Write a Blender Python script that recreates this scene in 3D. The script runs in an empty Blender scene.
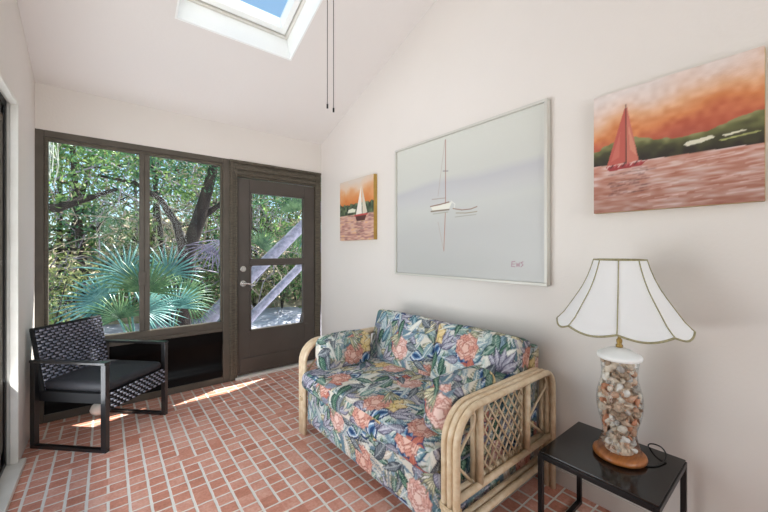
import bpy, math, random
import numpy as np
from mathutils import Vector, Matrix
PI = math.pi
random.seed(7); RNG = np.random.default_rng(7)
S = bpy.context.scene
C = S.collection

# ---------------------------------------------------------------- camera, world, sun, daylight, rear fill light, exposure
XR, XL, YB, YF = 1.966, -0.42, 3.62, -1.9        # right / left / back / rear walls
cam_d = bpy.data.cameras.new('camera'); cam = bpy.data.objects.new('camera', cam_d); C.objects.link(cam)
cam.location = (0, 0, 1.3); cam.rotation_euler = (PI/2, 0, -math.radians(38.9))
cam_d.sensor_width = 36; cam_d.lens = 343/768*36; cam_d.shift_y = -5/768; cam_d.clip_start = 0.02
S.camera = cam
S.view_settings.view_transform = 'Standard'; S.view_settings.look = 'None'
S.view_settings.gamma = 1; S.view_settings.use_curve_mapping = False
S.view_settings.exposure = 0.0

w = bpy.data.worlds.new('sky'); S.world = w; w.use_nodes = True
nt = w.node_tree; nt.nodes.clear()
o = nt.nodes.new('ShaderNodeOutputWorld'); b = nt.nodes.new('ShaderNodeBackground')
sk = nt.nodes.new('ShaderNodeTexSky'); sk.sky_type = 'NISHITA'; sk.sun_disc = False
sk.sun_elevation = math.radians(50); sk.sun_rotation = math.radians(200); sk.air_density = 1.0; sk.dust_density = 1.2; sk.ozone_density = 1.0
mx = nt.nodes.new('ShaderNodeMix'); mx.data_type = 'RGBA'; mx.inputs[0].default_value = 0.35
mx.inputs[7].default_value = (1.9, 3.4, 4.7, 1)
nt.links.new(sk.outputs[0], mx.inputs[6]); nt.links.new(mx.outputs[2], b.inputs[0])
b.inputs[1].default_value = 0.26
nt.links.new(b.outputs[0], o.inputs[0])

sd = bpy.data.lights.new('sun', 'SUN'); sd.energy = 17.0; sd.angle = math.radians(0.5); sd.color = (1, .96, .9)
sun = bpy.data.objects.new('sun', sd); C.objects.link(sun)
sun_dir = Vector((-0.75, -0.285, -1.0)).normalized()
sun.rotation_euler = sun_dir.to_track_quat('-Z', 'Y').to_euler()
sun.location = (0, 8, 12)

def area(name, loc, target, sx, sy, power, col):
    d = bpy.data.lights.new(name, 'AREA'); d.shape = 'RECTANGLE'; d.size = sx; d.size_y = sy
    d.energy = power; d.color = col
    ob = bpy.data.objects.new(name, d); C.objects.link(ob); ob.location = loc
    ob.rotation_euler = (Vector(target)-Vector(loc)).to_track_quat('-Z', 'Y').to_euler()
    return ob
area('daylight_sliding_door', (-0.75, 2.0, 1.05), (1.2, 2.1, 2.3), 1.9, 1.9, 47, (.965, .99, 1))
area('rear_fill_light', (0.6, -2.25, 1.9), (0.4, 1.0, 3.2), 1.8, 1.6, 44, (1, .985, .97))  # added fill lamp outside the unseen rear window, aimed up to brighten the room

# ---------------------------------------------------------------- mesh helpers
class MB:
    def __init__(s): s.v = []; s.f = []
    def add(s, vs, fs):
        n = len(s.v); s.v += [tuple(p) for p in vs]; s.f += [tuple(i+n for i in f) for f in fs]; return s
    def box(s, x0, x1, y0, y1, z0, z1, M=None):
        vs = [Vector((x, y, z)) for x in (x0, x1) for y in (y0, y1) for z in (z0, z1)]
        if M is not None: vs = [M @ p for p in vs]
        return s.add(vs, [(0,1,3,2),(4,6,7,5),(0,4,5,1),(2,3,7,6),(0,2,6,4),(1,5,7,3)])
    def tube(s, pts, r, n=10, cap=True, closed=False, flat=None):
        P = [Vector(p) for p in pts]; m = len(P); rs = r if isinstance(r, (list, tuple)) else [r]*m
        T = []
        for i in range(m):
            if closed: t = P[(i+1) % m]-P[i-1]
            else: t = P[min(i+1, m-1)]-P[max(i-1, 0)]
            T.append(t.normalized())
        ref = Vector((0, 0, 1)) if abs(T[0].z) < .9 else Vector((0, 1, 0))
        U = T[0].cross(ref).normalized(); vs = []; fs = []
        for i in range(m):
            U = (U-T[i]*U.dot(T[i])).normalized(); V = T[i].cross(U)
            for k in range(n):
                a = 2*PI*k/n; c, q = math.cos(a), math.sin(a)
                if flat: q *= flat
                vs.append(P[i]+(U*c+V*q)*rs[i])
        L = m if closed else m-1
        for i in range(L):
            for k in range(n):
                a = i*n+k; bb = i*n+(k+1) % n; j = ((i+1) % m)*n
                fs.append((a, bb, j+(k+1) % n, j+k))
        if cap and not closed:
            fs.append(tuple(range(n-1, -1, -1))); fs.append(tuple((m-1)*n+k for k in range(n)))
        return s.add(vs, fs)
    def lathe(s, prof, c=(0, 0, 0), n=32, sx=1, sy=1, cap=True):
        vs = []; fs = []
        for r, z in prof:
            for k in range(n):
                a = 2*PI*k/n; vs.append((c[0]+r*sx*math.cos(a), c[1]+r*sy*math.sin(a), c[2]+z))
        for i in range(len(prof)-1):
            for k in range(n):
                fs.append((i*n+k, i*n+(k+1) % n, (i+1)*n+(k+1) % n, (i+1)*n+k))
        if cap:
            fs.append(tuple(range(n-1, -1, -1))); fs.append(tuple((len(prof)-1)*n+k for k in range(n)))
        return s.add(vs, fs)

def prop(o, label=None, cat=None, group=None, kind=None):
    if label: o['label'] = label
    if cat: o['category'] = cat
    if group: o['group'] = group
    if kind: o['kind'] = kind
    return o
def link(name, mb, mat, parent=None, smooth=False, bevel=0, world=True):
    me = bpy.data.meshes.new(name)
    vs = mb.v
    if parent is not None and world:
        L = parent.location
        pp = parent.parent
        while pp is not None: L = L+pp.location; pp = pp.parent
        vs = [(p[0]-L[0], p[1]-L[1], p[2]-L[2]) for p in vs]
    me.from_pydata([tuple(p) for p in vs], [], mb.f); me.update()
    me.materials.append(mat)
    if smooth: me.polygons.foreach_set('use_smooth', [True]*len(me.polygons))
    ob = bpy.data.objects.new(name, me); C.objects.link(ob)
    if parent is not None: ob.parent = parent
    if bevel:
        m = ob.modifiers.new('bevel', 'BEVEL'); m.width = bevel; m.segments = 2; m.limit_method = 'ANGLE'
        m.harden_normals = False
    return ob
def empty(name, loc, label, cat, group=None, rotz=0):
    o = bpy.data.objects.new(name, None); C.objects.link(o); o.location = loc; o.rotation_euler = (0, 0, rotz)
    o.empty_display_size = .1
    return prop(o, label, cat, group)
def struct(name, mb, mat, bevel=0, smooth=False, parent=None):
    ob = link(name, mb, mat, parent, smooth, bevel)
    if parent is None: ob['kind'] = 'structure'
    return ob

# ---------------------------------------------------------------- materials
def lin(c):
    c = np.asarray(c, float)/255.
    return np.where(c <= .04045, c/12.92, ((c+.055)/1.055)**2.4)
def col(r, g, b_): return tuple(lin((r, g, b_)))+(1,)
def mat(name, c=(.8, .8, .8, 1), rough=.6, metal=0, spec=.5, noise=None, bump=None, coat=0):
    m = bpy.data.materials.new(name); m.use_nodes = True; n = m.node_tree
    p = n.nodes['Principled BSDF']; p.inputs['Base Color'].default_value = c
    p.inputs['Roughness'].default_value = rough; p.inputs['Metallic'].default_value = metal
    p.inputs['Specular IOR Level'].default_value = spec
    if coat: p.inputs['Coat Weight'].default_value = coat; p.inputs['Coat Roughness'].default_value = .1
    tc = n.nodes.new('ShaderNodeTexCoord')
    if noise:
        sc, c2, amt = noise[:3]
        t = n.nodes.new('ShaderNodeTexNoise'); t.inputs['Scale'].default_value = sc; t.inputs['Detail'].default_value = 5
        n.links.new(tc.outputs['Object'], t.inputs['Vector'])
        if len(noise) > 3:
            mp = n.nodes.new('ShaderNodeMapping'); mp.inputs['Scale'].default_value = noise[3]
            n.links.new(tc.outputs['Object'], mp.inputs[0]); n.links.new(mp.outputs[0], t.inputs['Vector'])
        r = n.nodes.new('ShaderNodeMapRange'); r.inputs[1].default_value = .35; r.inputs[2].default_value = .65
        r.inputs[3].default_value = 0; r.inputs[4].default_value = amt
        x = n.nodes.new('ShaderNodeMix'); x.data_type = 'RGBA'; x.inputs[6].default_value = c; x.inputs[7].default_value = c2
        n.links.new(t.outputs[0], r.inputs[0]); n.links.new(r.outputs[0], x.inputs[0]); n.links.new(x.outputs[2], p.inputs['Base Color'])
    if bump:
        t = n.nodes.new('ShaderNodeTexNoise'); t.inputs['Scale'].default_value = bump[0]; t.inputs['Detail'].default_value = 4
        n.links.new(tc.outputs['Object'], t.inputs['Vector'])
        bm_ = n.nodes.new('ShaderNodeBump'); bm_.inputs['Strength'].default_value = bump[1]; bm_.inputs['Distance'].default_value = .01
        n.links.new(t.outputs[0], bm_.inputs['Height']); n.links.new(bm_.outputs[0], p.inputs['Normal'])
    return m
def vcol_mat(name, rough=.8, spec=.3, bump=None, tint=None):
    m = mat(name, rough=rough, spec=spec, bump=bump); n = m.node_tree
    a = n.nodes.new('ShaderNodeVertexColor'); a.layer_name = 'paint'
    n.links.new(a.outputs[0], n.nodes['Principled BSDF'].inputs['Base Color'])
    return m
def glass_mat(name, tint=(1, 1, 1, 1), refl=1.0, rough=.0):
    m = bpy.data.materials.new(name); m.use_nodes = True; n = m.node_tree; n.nodes.clear()
    o = n.nodes.new('ShaderNodeOutputMaterial'); t = n.nodes.new('ShaderNodeBsdfTransparent'); t.inputs[0].default_value = tint
    g = n.nodes.new('ShaderNodeBsdfGlossy'); g.inputs['Roughness'].default_value = rough
    f = n.nodes.new('ShaderNodeFresnel'); f.inputs[0].default_value = 1.45
    mu = n.nodes.new('ShaderNodeMath'); mu.operation = 'MULTIPLY'; mu.inputs[1].default_value = refl
    x = n.nodes.new('ShaderNodeMixShader')
    n.links.new(f.outputs[0], mu.inputs[0]); n.links.new(mu.outputs[0], x.inputs[0])
    n.links.new(t.outputs[0], x.inputs[1]); n.links.new(g.outputs[0], x.inputs[2]); n.links.new(x.outputs[0], o.inputs[0])
    return m
def leaf_mat(name, c1, c2, c3, scale=3, trans=.45):
    m = bpy.data.materials.new(name); m.use_nodes = True; n = m.node_tree; n.nodes.clear()
    o = n.nodes.new('ShaderNodeOutputMaterial'); tc = n.nodes.new('ShaderNodeTexCoord')
    t = n.nodes.new('ShaderNodeTexWhiteNoise') if scale == 0 else n.nodes.new('ShaderNodeTexNoise')
    if scale: t.inputs['Scale'].default_value = scale; t.inputs['Detail'].default_value = 6; t.inputs['Roughness'].default_value = .8
    n.links.new(tc.outputs['Object'], t.inputs['Vector'])
    r = n.nodes.new('ShaderNodeValToRGB'); e = r.color_ramp.elements
    e[0].position = .38; e[0].color = c1; e[1].position = .66; e[1].color = c3
    k = e.new(.5); k.color = c2
    n.links.new(t.outputs[0], r.inputs[0])
    d = n.nodes.new('ShaderNodeBsdfDiffuse'); tr = n.nodes.new('ShaderNodeBsdfTranslucent'); gl = n.nodes.new('ShaderNodeBsdfGlossy')
    gl.inputs['Roughness'].default_value = .35; gl.inputs[0].default_value = (.8, .85, .9, 1)
    x = n.nodes.new('ShaderNodeMixShader'); x.inputs[0].default_value = trans
    x2 = n.nodes.new('ShaderNodeMixShader'); x2.inputs[0].default_value = .035
    n.links.new(r.outputs[0], d.inputs[0]); n.links.new(r.outputs[0], tr.inputs[0])
    n.links.new(d.outputs[0], x.inputs[1]); n.links.new(tr.outputs[0], x.inputs[2])
    n.links.new(x.outputs[0], x2.inputs[1]); n.links.new(gl.outputs[0], x2.inputs[2]); n.links.new(x2.outputs[0], o.inputs[0])
    return m

M_wall = mat('painted plaster', col(226, 219, 212), .75, noise=(1.2, col(221, 214, 207), .6), bump=(60, .08))
M_ceil = mat('ceiling paint', col(232, 226, 221), .8, noise=(1, col(228, 221, 216), .6), bump=(50, .08))
M_trimw = mat('white painted trim', col(226, 222, 214), .45, noise=(6, col(205, 200, 190), .6))
M_white = mat('bright white paint', col(245, 245, 242), .4)
M_bronze = mat('dark bronze metal', col(88, 80, 70), .42, .15, noise=(8, col(72, 65, 57), .7))
M_bronze2 = mat('worn bronze paint', col(96, 88, 74), .5, .1, noise=(25, col(70, 62, 52), 1, (1, 1, 6)))
M_door = mat('dark brown door paint', col(78, 70, 64), .4, noise=(4, col(66, 59, 53), .6))
M_blackpan = mat('glossy black panel', col(7, 6, 6), .34, spec=.12, noise=(3, col(12, 9, 8), .6))
M_chrome = mat('chrome', col(210, 208, 204), .2, .9)
M_glass = glass_mat('window glass', (.97, .985, .98, 1), .22)
M_black = mat('black metal', col(22, 22, 24), .35, .3)
M_chairm = mat('black chair metal', col(28, 27, 28), .28, .2, spec=.8, coat=.35)
M_wick = mat('charcoal wicker strand', col(82, 84, 98), .2, noise=(30, col(118, 120, 136), .8), spec=1.0, coat=.6)
M_wickb = mat('wicker backing', col(15, 15, 18), .8)
M_seat = mat('black seat cushion', col(34, 34, 38), .55, noise=(90, col(46, 46, 52), .6), bump=(300, .2))
M_tabtop = mat('black glass top', col(20, 19, 20), .12, spec=.7)
M_rattan = mat('pale rattan', col(226, 206, 176), .42, noise=(14, col(204, 174, 136), .8, (2, 2, 2)), bump=(60, .1))
M_bind = mat('rattan binding', col(222, 200, 166), .5, noise=(60, col(180, 150, 110), .8))
M_wood = mat('orange varnished wood', col(176, 108, 52), .3, noise=(18, col(140, 78, 34), .8, (1, 6, 1)), coat=.4)
M_cord = mat('black cord', col(18, 18, 18), .5)
M_gold = mat('gold canvas edge', col(190, 156, 72), .5, noise=(12, col(150, 112, 40), .7))
M_frame = mat('brushed silver frame', col(206, 203, 194), .5, .2)
M_piping = mat('dark piping', col(36, 44, 62), .8)

# floor: irregular brick pattern
def floor_mat():
    m = bpy.data.materials.new('brick pavers'); m.use_nodes = True; n = m.node_tree; L = n.links
    p = n.nodes['Principled BSDF']; g = n.nodes.new('ShaderNodeNewGeometry'); sp = n.nodes.new('ShaderNodeSeparateXYZ')
    L.new(g.outputs['Position'], sp.inputs[0])
    def M(op, a, b_=None, c=None):
        q = n.nodes.new('ShaderNodeMath'); q.operation = op
        for i, s_ in enumerate((a, b_, c)):
            if s_ is None: continue
            if isinstance(s_, (int, float)): q.inputs[i].default_value = s_
            else: L.new(s_, q.inputs[i])
        return q.outputs[0]
    CX, CY = .0868, .0800
    warp = n.nodes.new('ShaderNodeTexNoise'); warp.inputs['Scale'].default_value = 22; warp.inputs['Detail'].default_value = 2
    L.new(g.outputs['Position'], warp.inputs['Vector'])
    wv = M('MULTIPLY', M('SUBTRACT', warp.outputs[0], .5), .07)
    u = M('ADD', M('DIVIDE', M('ADD', sp.outputs[0], .083), CX), wv)
    v = M('ADD', M('DIVIDE', M('SUBTRACT', sp.outputs[1], .04), CY), wv)
    iu, iv = M('FLOOR', u), M('FLOOR', v); fu, fv = M('FRACT', u), M('FRACT', v)
    def h(a, b_, seed):
        cb = n.nodes.new('ShaderNodeCombineXYZ'); L.new(a, cb.inputs[0]); L.new(b_, cb.inputs[1]); cb.inputs[2].default_value = seed
        wn = n.nodes.new('ShaderNodeTexWhiteNoise'); L.new(cb.outputs[0], wn.inputs['Vector']); return wn.outputs['Value']
    def vkeep(k):   # grout kept between column k-1 and k in row iv
        par = M('PINGPONG', M('ADD', k, iv), 1)
        prob = M('MULTIPLY', par, M('LESS_THAN', h(k, iv, 3.3), .20))
        seam = M('LESS_THAN', M('ABSOLUTE', M('MODULO', k, 4)), .5)
        return M('MAXIMUM', M('SUBTRACT', 1, prob), seam)
    def hkeep(k):
        par = M('SUBTRACT', 1, M('PINGPONG', M('ADD', k, iu), 1))
        return M('SUBTRACT', 1, M('MULTIPLY', par, M('LESS_THAN', h(iu, k, 9.1), .07)))
    ru = M('SUBTRACT', fu, .5); 
    ku = M('ROUND', u); kv = M('ROUND', v)
    du = M('MULTIPLY', M('ABSOLUTE', M('SUBTRACT', u, ku)), CX)
    dv = M('MULTIPLY', M('ABSOLUTE', M('SUBTRACT', v, kv)), CY)
    def groove(d, keep, wid):
        mr = n.nodes.new('ShaderNodeMapRange'); L.new(d, mr.inputs[0])
        mr.inputs[1].default_value = wid*.8; mr.inputs[2].default_value = wid*1.1; mr.inputs[3].default_value = 1; mr.inputs[4].default_value = 0
        return M('MULTIPLY', mr.outputs[0], keep)
    gr = M('MAXIMUM', groove(du, vkeep(ku), .0068), groove(dv, hkeep(kv), .0050))
    # brick colour
    t1 = n.nodes.new('ShaderNodeTexNoise'); t1.inputs['Scale'].default_value = 9; t1.inputs['Detail'].default_value = 6; t1.inputs['Roughness'].default_value = .7
    L.new(g.outputs['Position'], t1.inputs['Vector'])
    t2 = n.nodes.new('ShaderNodeTexNoise'); t2.inputs['Scale'].default_value = 75; t2.inputs['Detail'].default_value = 3
    L.new(g.outputs['Position'], t2.inputs['Vector'])
    fac = M('ADD', M('ADD', M('MULTIPLY', h(iu, iv, 1.7), .22), M('MULTIPLY', t1.outputs[0], .55)), M('MULTIPLY', t2.outputs[0], .38))
    r = n.nodes.new('ShaderNodeValToRGB'); e = r.color_ramp.elements
    e[0].position = .3; e[0].color = col(168, 104, 82); e[1].position = .85; e[1].color = col(232, 186, 168)
    k = e.new(.55); k.color = col(206, 140, 118)
    L.new(fac, r.inputs[0])
    gc = n.nodes.new('ShaderNodeMix'); gc.data_type = 'RGBA'; gc.inputs[6].default_value = col(216, 208, 198); gc.inputs[7].default_value = col(238, 232, 224)
    L.new(t1.outputs[0], gc.inputs[0])
    x = n.nodes.new('ShaderNodeMix'); x.data_type = 'RGBA'; L.new(gr, x.inputs[0]); L.new(r.outputs[0], x.inputs[6]); L.new(gc.outputs[2], x.inputs[7])
    L.new(x.outputs[2], p.inputs['Base Color'])
    rr = n.nodes.new('ShaderNodeMapRange'); L.new(t1.outputs[0], rr.inputs[0]); rr.inputs[3].default_value = .26; rr.inputs[4].default_value = .48
    L.new(rr.outputs[0], p.inputs['Roughness'])
    bm_ = n.nodes.new('ShaderNodeBump'); bm_.inputs['Strength'].default_value = .5; bm_.inputs['Distance'].default_value = .004
    hh = M('ADD', M('SUBTRACT', 1, gr), M('MULTIPLY', t1.outputs[0], .4)); L.new(hh, bm_.inputs['Height']); L.new(bm_.outputs[0], p.inputs['Normal'])
    return m

# ---------------------------------------------------------------- room shell
ZB, SL = 2.559, .3676
def zc(y): return ZB+SL*(YB-y)
struct('floor', MB().box(XL-.13, XR+.12, YF-.1, YB+.1, -.1, 0), floor_mat())
TH = .12
def prism_yz(mb, x0, x1, poly):
    n = len(poly); vs = [(x0, y, z) for y, z in poly]+[(x1, y, z) for y, z in poly]
    mb.add(vs, [tuple(range(n-1, -1, -1)), tuple(range(n, 2*n))]+[(i, (i+1) % n, n+(i+1) % n, n+i) for i in range(n)])
# right wall
mb = MB(); prism_yz(mb, XR, XR+TH, [(YF, -.05), (YB, -.05), (YB, zc(YB)), (YF, zc(YF))]); struct('wall_right', mb, M_wall)
# left wall with sliding door opening y .35..3.0, z ..2.2
OY0, OY1, OZ = 1.0, 3.0, 2.2
mb = MB()
prism_yz(mb, XL-TH, XL, [(OY1, 0), (YB, 0), (YB, zc(YB)), (OY1, zc(OY1))])
prism_yz(mb, XL-TH, XL, [(OY0, OZ), (OY1, OZ), (OY1, zc(OY1)), (OY0, zc(OY0))])
prism_yz(mb, XL-TH, XL, [(YF, 0), (OY0, 0), (OY0, zc(OY0)), (YF, zc(YF))])
struct('wall_left', mb, M_wall)
# back wall above header
struct('wall_back', MB().box(XL-TH, XR+TH, YB, YB+TH, 2.215, ZB+.02), M_wall)
# rear wall with an added light opening x .0.. 1.55
mb = MB(); zr = zc(YF)
mb.box(XL-TH, -.25, YF-TH, YF, 0, zr); mb.box(1.75, XR+TH, YF-TH, YF, 0, zr); mb.box(-.25, 1.75, YF-TH, YF, 2.7, zr); mb.box(-.25, 1.75, YF-TH, YF, 0, .95)
struct('wall_rear', mb, M_wall)
# ceiling with skylight opening
SX0, SX1, SY0, SY1 = .358, 1.196, 1.25, 2.72
nrm = Vector((0, SL, 1)).normalized(); TC = .30
def cpt(x, y, d=0): 
    q = Vector((x, y, zc(y)))+nrm*d; return q
def slab(mb, x0, x1, y0, y1, d0=0, d1=TC):
    vs = [cpt(x, y, d) for x in (x0, x1) for y in (y0, y1) for d in (d0, d1)]
    mb.add(vs, [(0,1,3,2),(4,6,7,5),(0,4,5,1),(2,3,7,6),(0,2,6,4),(1,5,7,3)])
mb = MB()
slab(mb, XL-TH, SX0, YF-TH, YB); slab(mb, SX1, XR+TH, YF-TH, YB)
slab(mb, SX0, SX1, YF-TH, SY0); slab(mb, SX0, SX1, SY1, YB)
struct('ceiling', mb, M_ceil)
# skylight: white shaft lining, sash frame, glass
sw = MB(); e_ = .012
slab(sw, SX0, SX0+e_, SY0, SY1, -.002, TC); slab(sw, SX1-e_, SX1, SY0, SY1, -.002, TC)
slab(sw, SX0, SX1, SY1-e_, SY1, -.002, TC); slab(sw, SX0, SX1, SY0, SY0+e_, -.002, TC)
sky = struct('window_2', sw, M_white)
fr = MB(); a = .012; bw = .075
x0, x1, y0, y1 = SX0+a, SX1-a, SY0+a, SY1-a
def ring(mb, x0, x1, y0, y1, bw, d0, d1):
    slab(mb, x0, x0+bw, y0, y1, d0, d1); slab(mb, x1-bw, x1, y0, y1, d0, d1)
    slab(mb, x0+bw, x1-bw, y0, y0+bw, d0, d1); slab(mb, x0+bw, x1-bw, y1-bw, y1, d0, d1)
ring(fr, x0, x1, y0, y1, .02, .20, .30)
link('window_frame', fr, M_trimw, sky, bevel=.003)
fr = MB(); ring(fr, x0+.026, x1-.026, y0+.026, y1-.026, .046, .215, .33); link('sash', fr, M_white, sky, bevel=.004)
g = MB(); ring(g, x0+.019, x1-.019, y0+.019, y1-.019, .008, .235, .26); link('gasket', g, M_black, sky)
g = MB(); slab(g, x0+.065, x1-.065, y0+.065, y1-.065, .30, .306); link('pane', g, M_glass, sky)

# ---- back wall: window 1 and door 1
FY0, FY1 = YB, YB+.07
def hx(mb, x0, x1, z0, z1, y0=FY0, y1=FY1): mb.box(x0, x1, y0, y1, z0, z1)
wf = MB()
hx(wf, XL-.03, -.372, 0, 2.215); hx(wf, .886, .945, 0, 2.215); hx(wf, -.372, .886, 2.165, 2.215); hx(wf, -.372, .886, 0, .06)
win = struct('window_1', wf, M_bronze, bevel=.004)
wf = MB(); y0, y1 = YB+.012, YB+.055
wf.box(-.372, .886, y0, y1, 2.140, 2.165); wf.box(-.372, -.350, y0, y1, .6, 2.14); wf.box(.868, .886, y0, y1, .6, 2.14)
link('window_frame', wf, M_bronze2, win, bevel=.003)
wf = MB(); wf.box(-.372, .886, YB-.004, YB+.06, .51, .545); wf.box(-.372, .886, YB, YB+.055, .545, .605)
link('window_sill', wf, M_bronze, win, bevel=.004)
wf = MB(); wf.box(.215, .253, YB+.006, YB+.03, .605, 2.14); wf.box(.253, .291, YB+.012, YB+.045, .605, 2.14)
wf.box(.21, .262, YB+.0, YB+.02, 1.0, 1.12)
link('mullion', wf, M_bronze, win, bevel=.003)
for xa, xb in ((-.352, .217), (.289, .87)):
    g = MB(); g.box(xa, xb, YB+.030, YB+.034, .603, 2.142); link('pane', g, M_glass, win)
# gently curved glossy black panel below the sill
pn = MB(); N = 24; vs = []; fs = []
xs = np.linspace(-.372, .886, 40)
for i in range(N+1):
    z = .06+.45*i/N; t = i/N
    for x in xs:
        vs.append((x, YB+.012+.03*math.sin(PI*min(1, t*1.3))-.012*math.exp(-((t-.16)/.09)**2), z))
nx = len(xs)
for i in range(N):
    for k in range(nx-1): fs.append((i*nx+k, i*nx+k+1, (i+1)*nx+k+1, (i+1)*nx+k))
pn.add(vs, fs); pn.box(-.372, .886, YB+.055, YB+.07, .06, .52)
link('panel', pn, M_blackpan, win, smooth=False)
for p_ in win.children:
    if p_.name.startswith('panel'): p_.data.polygons.foreach_set('use_smooth', [True]*len(p_.data.polygons))

df = MB()
hx(df, .945, 1.022, 0, 2.215); hx(df, 1.892, XR-.002, 0, 2.215); hx(df, 1.022, 1.892, 2.055, 2.215, YB+.012)
df.box(.955, .975, YB-.010, YB, 0, 2.2); df.box(1.0, 1.018, YB-.010, YB, .0, 2.08)
df.box(.945, XR-.002, YB-.014, YB+.01, 2.19, 2.215)
df.box(.99, 1.93, YB-.012, YB+.012, 2.075, 2.10); df.box(1.0, 1.93, YB-.006, YB+.012, 2.125, 2.165)
door = struct('door_1', df, M_bronze2, bevel=.003)
lf = MB(); y0, y1 = YB+.018, YB+.055; x0, x1 = 1.026, 1.888
lf.box(x0, 1.146, y0, y1, .035, 2.045); lf.box(1.762, x1, y0, y1, .035, 2.045)
lf.box(1.146, 1.762, y0, y1, 1.915, 2.045); lf.box(1.146, 1.762, y0, y1, .035, .468)
lf.box(1.146, 1.762, y0-.004, y1, 1.160, 1.205)
leaf = link('door_leaf', lf, M_door, door, bevel=.003)
lf = MB(); a = .018
for z0, z1 in ((1.205, 1.915), (.468, 1.16)):
    lf.box(1.146, 1.146+a, y0-.006, y1, z0, z1); lf.box(1.762-a, 1.762, y0-.006, y1, z0, z1)
    lf.box(1.146, 1.762, y0-.006, y1, z0, z0+a*.8); lf.box(1.146, 1.762, y0-.006, y1, z1-a*.8, z1)
lf.box(1.10, 1.80, y0-.008, y0+.001, .458, .47)
link('glazing_bead', lf, M_door, leaf, bevel=.002)
g = MB(); g.box(1.15, 1.76, YB+.034, YB+.038, .47, 1.91); link('pane', g, M_glass, leaf)
lf = MB(); lf.box(1.05, 1.86, y0-.010, y0, .05, .20); lf.box(1.03, 1.885, y0-.016, y0, .036, .06)
link('door_sweep', lf, M_door, leaf, bevel=.003)
h = MB(); h.tube([(1.079, y0, 1.117), (1.079, y0-.018, 1.117)], .030, 24); h.tube([(1.079, y0-.018, 1.117), (1.079, y0-.026, 1.117)], .020, 24)
link('deadbolt', h, M_chrome, leaf, smooth=False, bevel=.003)
h = MB(); h.tube([(1.079, y0, .968), (1.079, y0-.014, .968)], .031, 24); h.tube([(1.079, y0-.01, .968), (1.079, y0-.055, .968)], .011, 12)
h.tube([(1.072, y0-.055, .968), (1.10, y0-.057, .967), (1.15, y0-.055, .958), (1.19, y0-.048, .950)], [.012, .011, .010, .008], 12)
link('door_handle', h, M_chrome, leaf, smooth=False)
link('threshold', MB().box(1.0, XR-.002, YB-.028, YB+.06, 0, .026), M_trimw, door, bevel=.003)

# left sliding door (door_2)
sx = XL-.045
dm = MB()
dm.box(sx-.06, sx, 2.955, 3.0, .03, OZ-.01); dm.box(sx-.06, sx, OY0, 3.0, OZ-.05, OZ-.005); dm.box(sx-.06, sx, OY0, OY0+.05, .03, OZ)
dm.box(sx-.06, sx, OY0, 3.0, .03, .06)
d2 = struct('door_2', dm, M_black, bevel=.003)
dm = MB()
for ya, yb, xo in ((1.95, 2.95, -.008), (1.04, 2.01, -.034)):
    for q in (ya, yb-.06): dm.box(sx+xo-.022, sx+xo, q, q+.06, .06, OZ-.05)
    dm.box(sx+xo-.022, sx+xo, ya, yb, .06, .14); dm.box(sx+xo-.022, sx+xo, ya, yb, OZ-.11, OZ-.05)
link('sash', dm, M_bronze, d2, bevel=.003)
g = MB(); g.box(sx-.020, sx-.017, 2.0, 2.9, .14, OZ-.11); g.box(sx-.046, sx-.043, 1.09, 1.96, .14, OZ-.11); link('pane', g, M_glass, d2)
tm = MB()
tm.box(XL-.045, XL+.002, 2.985, 3.0, .03, OZ); tm.box(XL-.030, XL+.006, 2.972, 2.986, .03, OZ-.0)
tm.box(XL-.045, XL+.002, OY0, 3.0, OZ-.014, OZ); tm.box(XL-.030, XL+.006, OY0, 2.986, OZ-.028, OZ-.014)
struct('trim_1', tm, M_trimw, bevel=.003)
struct('trim_2', MB().box(XL-.13, XL+.032, OY0, 3.03, 0, .03), M_trimw, bevel=.004)
# baseboards
struct('baseboard_right', MB().box(XR-.012, XR, YF, YB-.005, 0, .085), mat('baseboard paint', col(214, 204, 196), .5), bevel=.003)
# unseen rear window, added behind the camera for the fill light
rf = MB(); y0, y1 = YF-.09, YF-.03
for xa in (-.25, .72, 1.69): rf.box(xa, xa+.06, y0, y1, .95, 2.7)
rf.box(-.25, 1.75, y0, y1, 2.64, 2.7); rf.box(-.25, 1.75, y0, y1, .95, 1.01)
w3 = struct('added_rear_window', rf, M_bronze, bevel=.003)
g = MB(); g.box(-.2, 1.7, YF-.062, YF-.058, 1.0, 2.65); link('pane', g, M_glass, w3)
# eave outside the back wall
struct('roof_eave', MB().box(XL-.5, XR+.6, YB+TH, YB+.41, 2.50, 2.60), M_trimw)

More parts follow.
